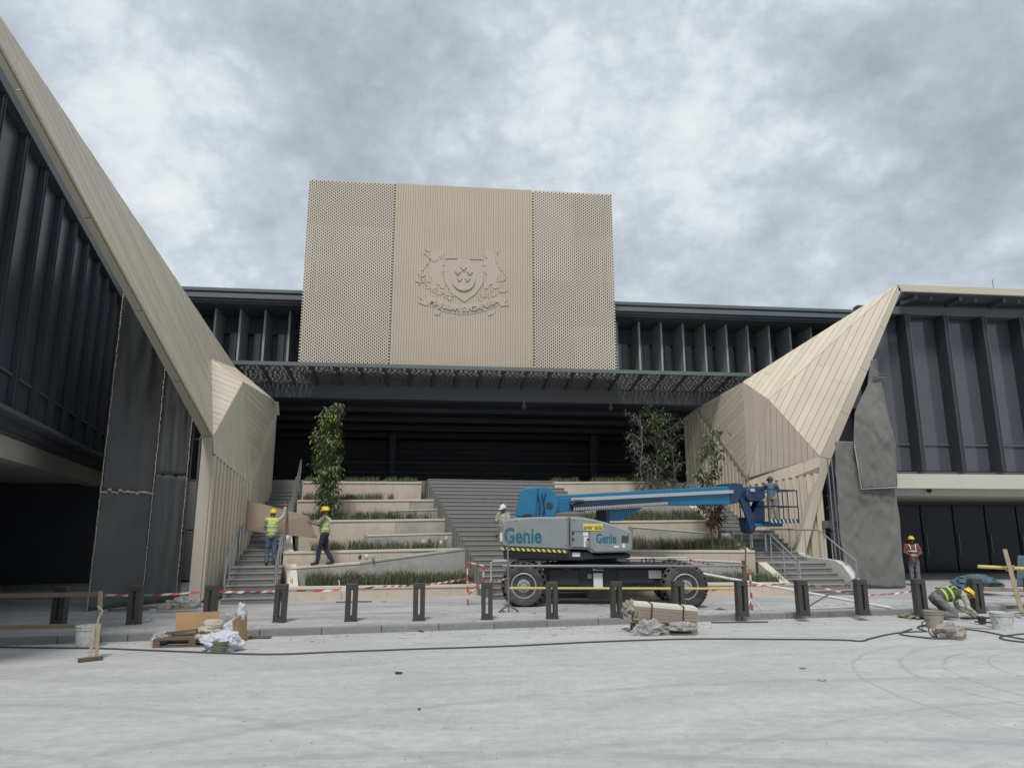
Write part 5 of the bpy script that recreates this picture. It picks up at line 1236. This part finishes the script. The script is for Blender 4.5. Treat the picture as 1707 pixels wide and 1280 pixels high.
def up_px(p, z):   # pixel of a point (for cloth edges)
    fw = V((math.sin(YAW) * math.cos(PITCH), math.cos(YAW) * math.cos(PITCH), math.sin(PITCH))); r = V((math.cos(YAW), -math.sin(YAW), 0)); u = r.cross(fw)
    q = V((p.x, p.y, z)) - CAM0; d = q.dot(fw); return (853.5 + FOC * q.dot(r) / d, 640 - FOC * q.dot(u) / d)
for k in range(2):
    a, b = nl[k], nl[k + 1]
    for z0, z1, sd2 in (((PZ + .02, 3.05, 1), (3.07, HTS[0], 2)) if k == 0 else ((PZ + .02, 3.6, 3), (3.62, HTS[1], 4))):
        # cloth sagging between the standards, built straight in world space
        vs = []; nu, nv = 22, int(10 + (z1 - z0) * 5)
        for j in range(nv + 1):
            for i in range(nu + 1):
                p = lerp(a, b, i / nu); zz1 = z1 if z1 < 5 else HTS[k] + (HTS[k + 1] - HTS[k]) * i / nu; z = zz1 + (z0 - zz1) * j / nv
                w_ = mn.noise(V((i * .25, z * .45, sd2))) + .4 * mn.noise(V((i * .7, z * 1.4, sd2 + 7))); ed = math.sin(math.pi * i / nu)
                vs.append(V((p.x + .03 * w_, p.y - .12 - .035 * w_ * (.3 + ed), z + .03 * w_)))
        fs = [(j * (nu + 1) + i, j * (nu + 1) + i + 1, (j + 1) * (nu + 1) + i + 1, (j + 1) * (nu + 1) + i) for j in range(nv) for i in range(nu)]
        solid(obj('netting', MB().add(vs, fs), M['netd'], sc, smooth=True))
for k, p in enumerate(nl + [nl[2] + V((.45, .35, 0))]):
    for dy in (0, 1.1):
        obj('standard', MB().cyl(V((p.x, p.y + dy + .05, PZ)), V((p.x, p.y + dy + .05, HTS[k] - dy * .6)), .028, n=8), M['galv'], sc, smooth=True)
    if k < 3:
        r = random.Random(k); mb = MB(); z = PZ
        while z < HTS[k]:
            l = r.uniform(.05, .14); x = p.x + r.uniform(-.006, .006); mb.cyl(V((x, p.y - .17, z)), V((x + r.uniform(-.006, .006), p.y - .17, z + l)), r.uniform(.010, .018), n=6); z += l + r.uniform(-.01, .03)
        obj('edge_rope', mb, M['bagb'], sc, kind='stuff')
r = random.Random(4); mb = MB(); k = 0.0
while k < 1:
    p = lerp(nl[0], nl[1], k); q = lerp(nl[0], nl[1], min(1, k + .06)); z = 3.06 + r.uniform(-.03, .03); mb.cyl(V((p.x, p.y - .2, z)), V((q.x, q.y - .2, z + r.uniform(-.03, .03))), r.uniform(.02, .04), n=6); k += .065
obj('tie_rope', mb, M['bagb'], sc, kind='stuff')
for z in (2.0, 3.5, 4.7):
    for k in range(2): obj('ledger', MB().cyl(V((nl[k].x, nl[k].y + .1, z)), V((nl[k + 1].x, nl[k + 1].y + .1, z)), .024, n=8), M['galv'], sc, smooth=True)
    e = nl[2] + V((.45, .35, 0)); obj('ledger', MB().cyl(V((nl[2].x, nl[2].y + .1, z)), V((e.x, e.y + .1, z)), .024, n=8), M['galv'], sc, smooth=True)
    obj('deck_plank', MB().prism([V((p.x, p.y + .12, z + .06)) for p in (nl[0], nl[1], nl[2])] + [V((p.x, p.y + 1.0, z + .06)) for p in (nl[2], nl[1], nl[0])], (0, 0, .04)), M['timber'], sc)

rs = thing('scaffold', 'tube scaffold wrapped in grey shade cloth beside the right cladding leg', 'scaffold', at(1450, 975, 24.0))
zt3 = lambda x, y, Y: at(x, y, Y)
solid(obj('shade_cloth', cloth([(1392, 735), (1398, 850), (1410, 976)], [(1494, 738), (1497, 840), (1512, 980)], 23.6, 23.3, amp=.10, seed=1), M['tarp'], rs, smooth=True))
solid(obj('shade_cloth', cloth([(1452, 600), (1447, 640), (1424, 690), (1424, 740), (1436, 815)], [(1462, 598), (1470, 640), (1482, 700), (1494, 742), (1496, 812)], 23.35, 23.1, amp=.10, seed=5), M['tarp'], rs, smooth=True))
obj('hem', MB().tube([at(1424, 740, 23.26), at(1436, 815, 23.24), at(1496, 812, 23.0)], .018, 6), M['bagb'], rs)
obj('tie', MB().tube([at(1455, 626, 23.2), at(1466, 630, 23.1), at(1485, 628, 23.3), at(1466, 623, 23.1)], .03, 6).tube([at(1466, 628, 23.1), at(1476, 636, 23.1)], .02, 6), M['tarp'], rs)
for px in (1398, 1405, 1497):
    f_ = at(px, 976, 23.8); obj('standard', MB().cyl(V((f_.x, 23.8, PZ)), V((f_.x, 23.8, 4.6 if px < 1490 else 4.4)), .026, n=8), M['galv'], rs, smooth=True)
    obj('standard', MB().cyl(V((f_.x - .1, 25.0, PZ)), V((f_.x - .1, 25.0, 4.4)), .026, n=8), M['galv'], rs, smooth=True)
for y_, ln_ in ((825, 40), (845, 34), (868, 36), (884, 40)):
    a, b = at(1378, y_ + 2, 25.0), at(1403, y_, 23.8); obj('ledger', MB().cyl(a, b, .024, n=8), M['galv'], rs, smooth=True)
obj('deck_plank', MB().prism([at(1376, 868, 24.3), at(1402, 867, 24.3), at(1402, 879, 24.3), at(1376, 880, 24.3)], (0, .6, 0)), M['galv'], rs)
obj('brace', MB().cyl(at(1396, 938, 23.9), at(1404, 930, 23.9), .02, n=6), M['galv'], rs)

# ------------------------------------------------------------------ timber rails on the left
t = thing('timber_barricade', 'low barricade of weathered timber rails with thin posts at the left edge', 'barricade', gz(160, 1045, PZ))
YT = 15.6
obj('rail', MB().bar(at(-60, 994, 16.2), at(166, 990, 16.0), .06, .09), M['timber'], t, bev=.006)
obj('rail', MB().bar(at(-60, 1046, 15.2), at(166, 1042, 15.3), .06, .07), M['timber'], t, bev=.006)
pA = at(167, 1046, 15.5); obj('post', MB().bar(V((pA.x, 15.5, PZ * 0 + .02)), at(167, 985, 15.7), .09, .05), M['timber'], t, bev=.005)
for px, dx in ((150, 16), (160, 12)):
    f0 = gz(px, 1100, 0); obj('leg', MB().bar(f0 + V((0, 0, .03)), at(px + dx * .4, 1040, f0.y + .25), .055, .04), M['timber'], t, bev=.004)
f0 = gz(150, 1102, 0); obj('foot', MB().bar(f0 + V((-.14, -.10, .035)), f0 + V((.14, .12, .035)), .07, .06), M['timberd'], t, bev=.006)
obj('tie', MB().tube([at(163, 1010, 15.4), at(171, 1018, 15.35), at(164, 1030, 15.3), at(160, 1052, 14.6)], .018, 6), M['white'], t)
def bucket(label, f, r0, h, m, handle=True, name='bucket'):
    t = thing(name, label, 'bucket', f); f = V(f)
    obj('shell', MB().lathe(f, [(r0 * .84, 0), (r0 * .84, .0), (r0, h), (r0 * 1.06, h), (r0 * 1.06, h + .02), (r0 * .94, h + .02), (r0 * .80, .02), (.001, .02)], (0, 0, 1), 24), M[m], t, smooth=True)
    obj('rim', MB().lathe(f + V((0, 0, h * .86)), [(r0 * .98, 0), (r0 * 1.05, .003), (r0 * 1.05, .02), (r0 * .98, .023)], (0, 0, 1), 24), M[m], t, smooth=True)
    if handle: obj('handle', MB().tube([f + V((r0 * 1.05 * math.cos(a), -r0 * .4 * math.sin(a) - r0 * .2, h * .9 - r0 * 1.1 * math.sin(a))) for a in [math.pi * k / 10 for k in range(11)]], .006, 6), M['galv'], t)
    return t
bucket('paint-splattered white bucket at the foot of the left timber barricade', gz(143, 1078, 0), .20, .36, 'bucket')
bucket('small cream cone cup standing before the debris netting', gz(279, 1018, PZ), .06, .24, 'bagb', False, 'cup')

# ------------------------------------------------------------------ pallets and heaps
def pallet(label, c, ang, wd=1.1, dp=.9, m='timberd'):
    t = thing('pallet', label, 'pallet', c, ang, local=True)
    for k in range(3): obj('bottom_board', MB().bb((-wd / 2, -dp / 2 + k * (dp - .1) / 2, 0.004), (wd / 2, -dp / 2 + k * (dp - .1) / 2 + .1, .024)), M[m], t)
    for i in range(3):
        for k in range(3): obj('block', MB().bb((-wd / 2 + i * (wd - .12) / 2, -dp / 2 + k * (dp - .1) / 2, .025), (-wd / 2 + i * (wd - .12) / 2 + .12, -dp / 2 + k * (dp - .1) / 2 + .1, .105)), M['timber'] if i == 2 else M[m], t)
    for i in range(3): obj('stringer', MB().bb((-wd / 2 + i * (wd - .12) / 2, -dp / 2, .106), (-wd / 2 + i * (wd - .12) / 2 + .12, dp / 2, .124)), M[m], t)
    for k in range(6): obj('top_board', MB().bb((-wd / 2, -dp / 2 + k * (dp - .1) / 5, .125), (wd / 2, -dp / 2 + k * (dp - .1) / 5 + .1, .145)), M[m], t)
    return t
def lump(label, c, r, m, seed, amp=.35, name='bag', fr=4.0, cat=None, nu=64, nv=40):
    mb = MB(); mb.ell((0, 0, 0), (1, 1, 1), nu, nv, None, -.999); c = V(c)
    for i, p in enumerate(mb.v):
        k = 1 + amp * (.8 * mn.noise(p * fr * .4 + V((seed, 0, 0))) + .55 * (.5 - abs(mn.noise(p * fr * .8 + V((0, seed, 0))))) + .35 * (.4 - abs(mn.noise(p * fr * 2.0 + V((0, 0, seed))))) + .15 * mn.noise(p * fr * 4 + V((seed, seed, 0))))
        q = p * k; z = q.z * r[2] + c.z + r[2] * .8; mb.v[i] = V((q.x * r[0] + c.x, q.y * r[1] + c.y, max(z, c.z - .0 + .003)))
    o = obj(name, mb, M[m], None, smooth=True, org=c); tag(o, label, cat or name); return o
pc = gz(318, 1078, 0); pc.y += .45
pallet('dark timber pallet under the left heap of rubbish', pc, R(3), 1.35, .95)
t = thing('plywood_sheet', 'plywood offcut standing on edge at the back of the left pallet', 'board', pc + V((-.1, .4, .15)))
q1, q2, q3, q4 = at(293, 1021, pc.y + .42), at(366, 1019, pc.y + .42), at(366, 1050, pc.y + .40), at(293, 1052, pc.y + .40)
obj('sheet', MB().prism([q1, q2, q3 + V((0, 0, -.1)), q4 + V((0, 0, -.1))], (0, .02, 0)), M['ply'], t)
t = thing('plywood_sheet', 'plywood offcut standing upright at the right end of the left pallet', 'board', pc + V((.6, 0, .15)))
q1, q2, q3, q4 = at(387, 1034, pc.y - .35), at(411, 1017, pc.y + .35), at(410, 1060, pc.y + .35), at(388, 1070, pc.y - .35)
obj('sheet', MB().prism([q1, q2, q3, q4], (.018, .0, 0)), M['ply'], t)
obj('batten', MB().bar(q4 + V((.03, .05, -.03)), q3 + V((.03, 0, -.03)), .05, .07), M['timber'], t)
z0 = .15
lump('beige cloth bag slumped on the left heap before the plywood', at(362, 1046, pc.y + .12) + V((0, 0, -.16)), (.30, .24, .17), 'bagb', 2, .45)
lump('clear crumpled plastic sack on top of the left heap', at(385, 1038, pc.y + .15) + V((0, 0, -.1)), (.16, .15, .17), 'plastic', 7, .5)
lump('white knotted bag poking above the right plywood offcut', at(402, 1024, pc.y + .1) + V((0, 0, -.1)), (.08, .07, .16), 'bag', 12, .5)
lump('white bag with dark print pressed against the right plywood offcut', at(381, 1054, pc.y - .2) + V((0, 0, -.13)), (.12, .12, .17), 'bag', 15, .45)
lump('grey plastic wad at the left end of the left heap', at(272, 1062, pc.y) + V((0, 0, -.08)), (.16, .18, .10), 'plastic', 19, .5)
lump('pale crumpled paper in the middle of the left heap', at(335, 1066, pc.y - .25) + V((0, 0, -.05)), (.15, .12, .07), 'bagb', 23, .5)
r = random.Random(9)
for k, (xa_, ya_, xb_2, yb_, m_, lab) in enumerate(((276, 1055, 330, 1049, 'timberd', 'dark broken slat across the back of the left heap'), (300, 1062, 352, 1056, 'timberd', 'dark slat lying over the middle of the left heap'), (318, 1064, 380, 1043, 'galv', 'grey strip slanting up to the beige bag on the left heap'), (285, 1060, 318, 1061, 'conc', 'pale broken tile edge on the left pallet'), (330, 1058, 372, 1062, 'timberd', 'short dark offcut low on the left heap'))):
    t = obj('offcut', MB().bar(at(xa_, ya_, pc.y - .05 + .06 * k), at(xb_2, yb_, pc.y + .02 + .05 * k), .09, .03), M[m_]); tag(t, lab, 'offcut', None)
# blue-white sack with a green bucket inside
sb = gz(368, 1086, 0)
o = lump('open white and blue woven sack lying in front of the left pallet', sb + V((0, .1, 0)), (.30, .20, .17), 'bag', 31, .5, 'sack', 5, 'sack')
bucket('dull green bucket in the mouth of the white and blue sack', sb + V((.02, -.12, .02)), .13, .16, 'green', False)
t = obj('plank', MB().bar(gz(405, 1062, .03), gz(452, 1061, .03), .10, .035), M['timberd']); tag(t, 'dark plank lying on the paving right of the left heap', 'plank')
lump('crumpled clear plastic on the pavement behind the left plywood', gz(308, 1012, PZ), (.34, .22, .14), 'plastic', 44, .5)
for k, (xa_, ya_, xb_2, yb_, m_) in enumerate(((205, 1012, 262, 1011, 'timber'), (180, 1016, 250, 1014, 'timberd'), (230, 1010, 300, 1009, 'mdf'), (260, 1016, 330, 1013, 'timber'))):
    t = obj('plank', MB().bar(gz(xa_, ya_, PZ + .03 + .012 * k), gz(xb_2, yb_, PZ + .03 + .012 * k), .12, .03), M[m_]); tag(t, ('light', 'dark', 'reddish brown', 'thin pale')[k] + ' plank lying flat in front of the debris netting', 'plank')
# right pallet with wrapped stone
pr = gz(1116, 1058, 0); pr.y += .42
pa = R(-8)
pallet('timber pallet under the strapped stone block by the kerb', pr, pa, 1.25, .85, 'timber')
t = thing('stone_block', 'long strapped block of pale topped stone slabs on the right pallet', 'stone', pr + V((0, 0, .147)))
pm_ = Matrix.Rotation(pa, 3, 'Z'); tl = Matrix.Rotation(R(4.5), 3, 'Y')
def sp(x, y, z): return pr + pm_ @ (tl @ V((x, y, z)) + V((0, 0, .20)))
for k in range(5):
    obj('slab', MB().prism([sp(-.66, -.30 + .0, .02 + .07 * k), sp(.66, -.30, .02 + .07 * k), sp(.66, .25, .02 + .07 * k), sp(-.66, .25, .02 + .07 * k)], pm_ @ tl @ V((0, 0, .066))), M['stonepk'] if k < 4 else M['coping'], t)
for x in (-.3, .35):
    obj('strap', MB().prism([sp(x, -.31, -.01), sp(x + .03, -.31, -.01), sp(x + .03, -.31, .375), sp(x, -.31, .375)], pm_ @ V((0, -.006, 0))).prism([sp(x, -.31, .373), sp(x + .03, -.31, .373), sp(x + .03, .25, .373), sp(x, .25, .373)], (0, 0, .006)), M['ink'], t)
for y in (-.25, .2): obj('bearer', MB().prism([sp(-.6, y, -.06), sp(.6, y, -.06), sp(.6, y + .08, -.06), sp(-.6, y + .08, -.06)], (0, 0, .07)), M['timber'], t)
lump('crumpled clear wrap hanging at the left end of the right pallet', pr + V((-.42, -.42, .0)), (.28, .12, .15), 'plastic', 51, .6, 'wrap', 6)
lump('grey padded wrap at the upper left end of the stone block', sp(-.68, -.02, .05), (.13, .28, .17), 'sack', 55, .5, 'wrap', 6)
lump('torn clear wrap tucked under the right half of the stone block', pr + V((.28, -.46, .08)), (.26, .10, .09), 'plastic', 58, .6, 'wrap', 6)

# ------------------------------------------------------------------ things round the crouching man
bucket('splattered white paint bucket with a grey handle, right of the crouching man', gz(1672, 1049, 0), .22, .34, 'bucket')
bucket('dusty grey bucket half behind the crouching man', gz(1562, 1046, 0) + V((-.05, .0, 0)), .19, .34, 'sack')
lump('slumped dusty rag sack in front of the crouching man', gz(1583, 1064, 0), (.26, .20, .15), 'sack', 71, .5, 'sack', 5, 'sack')
lump('flattened pile of straw and debris left of the crouching man', gz(1528, 1030, 0) + V((0, .1, 0)), (.30, .20, .05), 'khaki', 74, .7, 'debris_pile', 6, 'debris')
for k in range(5):
    a = gz(1515 + 7 * k, 1030 - 2 * (k % 2), .05); t = obj('splinter', MB().bar(a, a + V((.26 - .05 * k, .15 * (-1) ** k, .04)), .05, .015), M['timber'], None); tag(t, 'pale wood splinter on the straw pile left of the crouching man', 'splinter', 'wood splinters left of the crouching man')
t = thing('grinder', 'dark long handled floor tool lying in front of the crouching man', 'tool', gz(1630, 1034, 0))
obj('shaft', MB().tube([gz(1602, 1030, .06), gz(1632, 1030, .14), gz(1660, 1029, .14)], .022, 8).tube([gz(1625, 1036, .05), gz(1668, 1038, .10)], .018, 6), M['ink'], t, smooth=True)
obj('head', MB().box(gz(1637, 1033, .10), (.14, .12, .16)), M['gdark'], t, bev=.02)
t = obj('board', MB().bar(gz(1598, 1043, .02), gz(1662, 1046, .02), .30, .02), M['conc']); tag(t, 'pale dusty board lying under the hands of the crouching man', 'board')
def hose(label, px, rad, m='hose', z=None):
    P = [gz(x, y, rad) for x, y in px]; out = []
    for i in range(len(P) - 1):
        p0_, p1_, p2_, p3_ = P[max(i - 1, 0)], P[i], P[i + 1], P[min(i + 2, len(P) - 1)]
        for k in range(8):
            u = k / 8; out.append(.5 * ((2 * p1_) + (p2_ - p0_) * u + (2 * p0_ - 5 * p1_ + 4 * p2_ - p3_) * u * u + (3 * p1_ - p0_ - 3 * p2_ + p3_) * u ** 3))
    out.append(P[-1]); o = obj('hose', MB().tube(out, rad, 6), M[m], smooth=True); tag(o, label, 'hose'); return o
hose('long dark hose crossing the dusty paving from the left edge to the crouching man', [(-60, 1077), (60, 1079), (160, 1080), (240, 1083), (345, 1087), (450, 1090), (560, 1086), (700, 1081), (854, 1076), (1000, 1069), (1150, 1064.5), (1300, 1065), (1400, 1066), (1435, 1068), (1450, 1064), (1480, 1057), (1512, 1053), (1545, 1052)], .016)
hose('dark hose loop lying round the dusty bucket by the crouching man', [(1545, 1052), (1530, 1045), (1550, 1041), (1575, 1046), (1600, 1058), (1568, 1064), (1530, 1061), (1500, 1056), (1520, 1048)], .016)
hose('dark hose curling past the slumped sack to the right edge', [(1600, 1047), (1640, 1052), (1680, 1060), (1720, 1066), (1760, 1062), (1725, 1055), (1668, 1061), (1690, 1068), (1760, 1072)], .016)
hose('thin wire loop beside the dusty bucket', [(1538, 1046), (1538, 1036), (1552, 1036), (1548, 1050), (1556, 1060), (1568, 1062)], .012)
# right edge: yellow bar trestle, tarpaulins
t = thing('trestle', 'leaning timber trestle with a yellow top bar at the right edge', 'trestle', gz(1690, 1010, PZ))
obj('yellow_bar', MB().cyl(at(1630, 944, 18.2), at(1760, 950, 17.6), .045, n=8), M['yellow'], t, smooth=True)
obj('post', MB().bar(gz(1704, 1022, PZ) , at(1675, 916, 17.9), .10, .05), M['timber'], t, bev=.006)
obj('lower_rail', MB().bar(at(1640, 980, 18.1), at(1760, 985, 17.6), .05, .07), M['timber'], t, bev=.006)
obj('foot', MB().bar(gz(1680, 1012, PZ + .04), gz(1760, 1008, PZ + .04), .08, .07), M['timberd'], t)
obj('tie', MB().tube([at(1678, 945, 17.75), at(1690, 951, 17.65), at(1690, 943, 17.65), at(1677, 951, 17.7)], .03, 6), mat('orange_tie', (.45, .2, .12), .8), t)
lump('blue grey tarpaulin bundle over a machine behind the rightmost full bollard', at(1625, 962, 21.0) + V((0, 0, -.35)), (.62, .4, .22), 'bluetarp', 81, .5, 'tarpaulin_bundle', 5, 'tarpaulin')
t = thing('covered_panel', 'tall panel wrapped in blue tarpaulin at the right edge of the frame', 'panel', gz(1715, 985, PZ))
solid(obj('cover', cloth([(1699, 926), (1697, 950), (1696, 978)], [(1745, 928), (1750, 950), (1752, 980)], 20.0, 19.8, 14, 14, .05, 3), M['bluetarp'], t, smooth=True), .03)
t = obj('plank', MB().bar(gz(1560, 980, PZ + .05), gz(1760, 984, PZ + .05), .2, .04), M['timberd']); tag(t, 'dark plank on the ground behind the yellow topped trestle', 'plank')
# ------------------------------------------------------------------ litter
def scrap(label, px, py, sz, m='timberd', name='scrap', cat='scrap'):
    p = gz(px, py, 0 if p_road(px, py) else PZ); mb = MB(); r = random.Random(px); n = 9
    mb.prism([p + V((sz * r.uniform(.5, 1) * math.cos(6.283 * k / n), sz * .8 * r.uniform(.5, 1) * math.sin(6.283 * k / n), .003 + r.uniform(0, .02))) for k in range(n)], (0, 0, .012))
    o = obj(name, mb, M[m]); tag(o, label, cat); return o
def p_road(px, py):
    p = gz(px, py, 0); return (p - KL).dot(KN) < 0
scrap('dark scrap on the paving below the tape stand', 664, 1123, .07, 'ink'); scrap('small dark chip on the paving below the dark scrap', 699, 1184, .022, 'ink')
scrap('flat dark scrap on the paving at the lower right of the right pallet', 1370, 1134, .08, 'conc'); scrap('thin dark scrap above the flat dark scrap', 1338, 1114, .07, 'conc')
scrap('pale scrap on the pavement beside the third bollard', 745, 1023, .09, 'bagb'); scrap('brown scrap on the pavement left of the lift wheel', 890, 1022, .08, 'bagb')
scrap('dark cardboard scrap at the kerb before the lift barrier', 838, 1019, .10, 'timberd'); scrap('pale paper scrap behind the lift front wheel', 1190, 1003, .09, 'label')
scrap('dark mat scrap beside the lift front wheel', 1200, 1016, .16, 'timberd'); scrap('grey scrap lying near the orange planter front', 640, 1003, .12, 'conc')
for k, (xa_, ya_, xb_2, yb_) in enumerate(((1186, 1037, 1280, 1036), (690, 1048, 705, 1052), (560, 1003, 620, 1002))):
    t = obj('batten', MB().bar(gz(xa_, ya_, PZ * (k == 2) + .02), gz(xb_2, yb_, PZ * (k == 2) + .02), .05, .025), M['timberd']); tag(t, ('thin dark batten on the paving right of the stone block', 'short dark batten in the gutter below the fourth slotted bollard', 'long grey batten on the pavement before the lowest left planter')[k], 'batten')
r = random.Random(77)
for k, (px, py) in enumerate(((706, 905), (716, 904), (735, 907), (744, 900), (600, 931), (611, 931), (622, 932))):
    Y = 24.1 if px > 690 else 22.75
    p = at(px, py, Y); t = obj('rubble_lump', MB().ell((0, 0, .05), (r.uniform(.05, .09), .06, r.uniform(.05, .1)), 8, 6, None, -.9), M[('conc', 'timberd', 'white')[k % 3]], None, org=None); t.location = p
    tag(t, 'small lump of rubble on the raw ledge ' + ('by the central stairs' if px > 690 else 'right of the walking man'), 'rubble', 'rubble on the ledge by the central stairs' if px > 690 else 'rubble on the ramp by the walking man')
# dirt and paving crumbs along the kerb
mb = MB(); r = random.Random(5)
for k in range(1400):
    x = r.uniform(-12, 20); p = kz(x) + KN * (r.choice((-1, 1)) * abs(r.gauss(0, .35)) - .1); zz = PZ if (p - KL).dot(KN) > .0 else 0
    s_ = r.uniform(.004, .016); mb.box(p + V((0, 0, zz + s_ * .4)), (s_ * 1.6, s_, s_), r.random() * 3)
grit = MB()
for k in range(700):
    p = V((r.uniform(-10, 14), r.uniform(3.5, 15.5), 0))
    if (p - KL).dot(KN) > -.1: continue
    s_ = r.uniform(.003, .011); grit.box(p + V((0, 0, s_ * .4)), (s_ * 1.7, s_, s_), r.random() * 3)
og = obj('grit', grit, M['conc'], None, kind='stuff'); og['label'] = 'fine grit scattered over the dusty forecourt'; og['category'] = 'gravel'
chips = MB()
for k in range(130):
    x = r.uniform(-11, 18); p = kz(x) + KN * r.gauss(.5, 1.1); zz = PZ if (p - KL).dot(KN) > .0 else 0
    if abs((p - KL).dot(KN) - .08) < .14: continue
    chips.box(p + V((0, 0, zz + .008)), (r.uniform(.03, .16), r.uniform(.012, .05), .012), r.random() * 3)
oc = obj('wood_chips', chips, M['conc'], None, kind='stuff'); oc['label'] = 'chips and slivers of wood scattered round the kerb'; oc['category'] = 'litter'
o = obj('gravel_crumbs', mb, M['conc'], None, kind='stuff'); o['label'] = 'crumbs of concrete scattered along the kerb'; o['category'] = 'gravel'
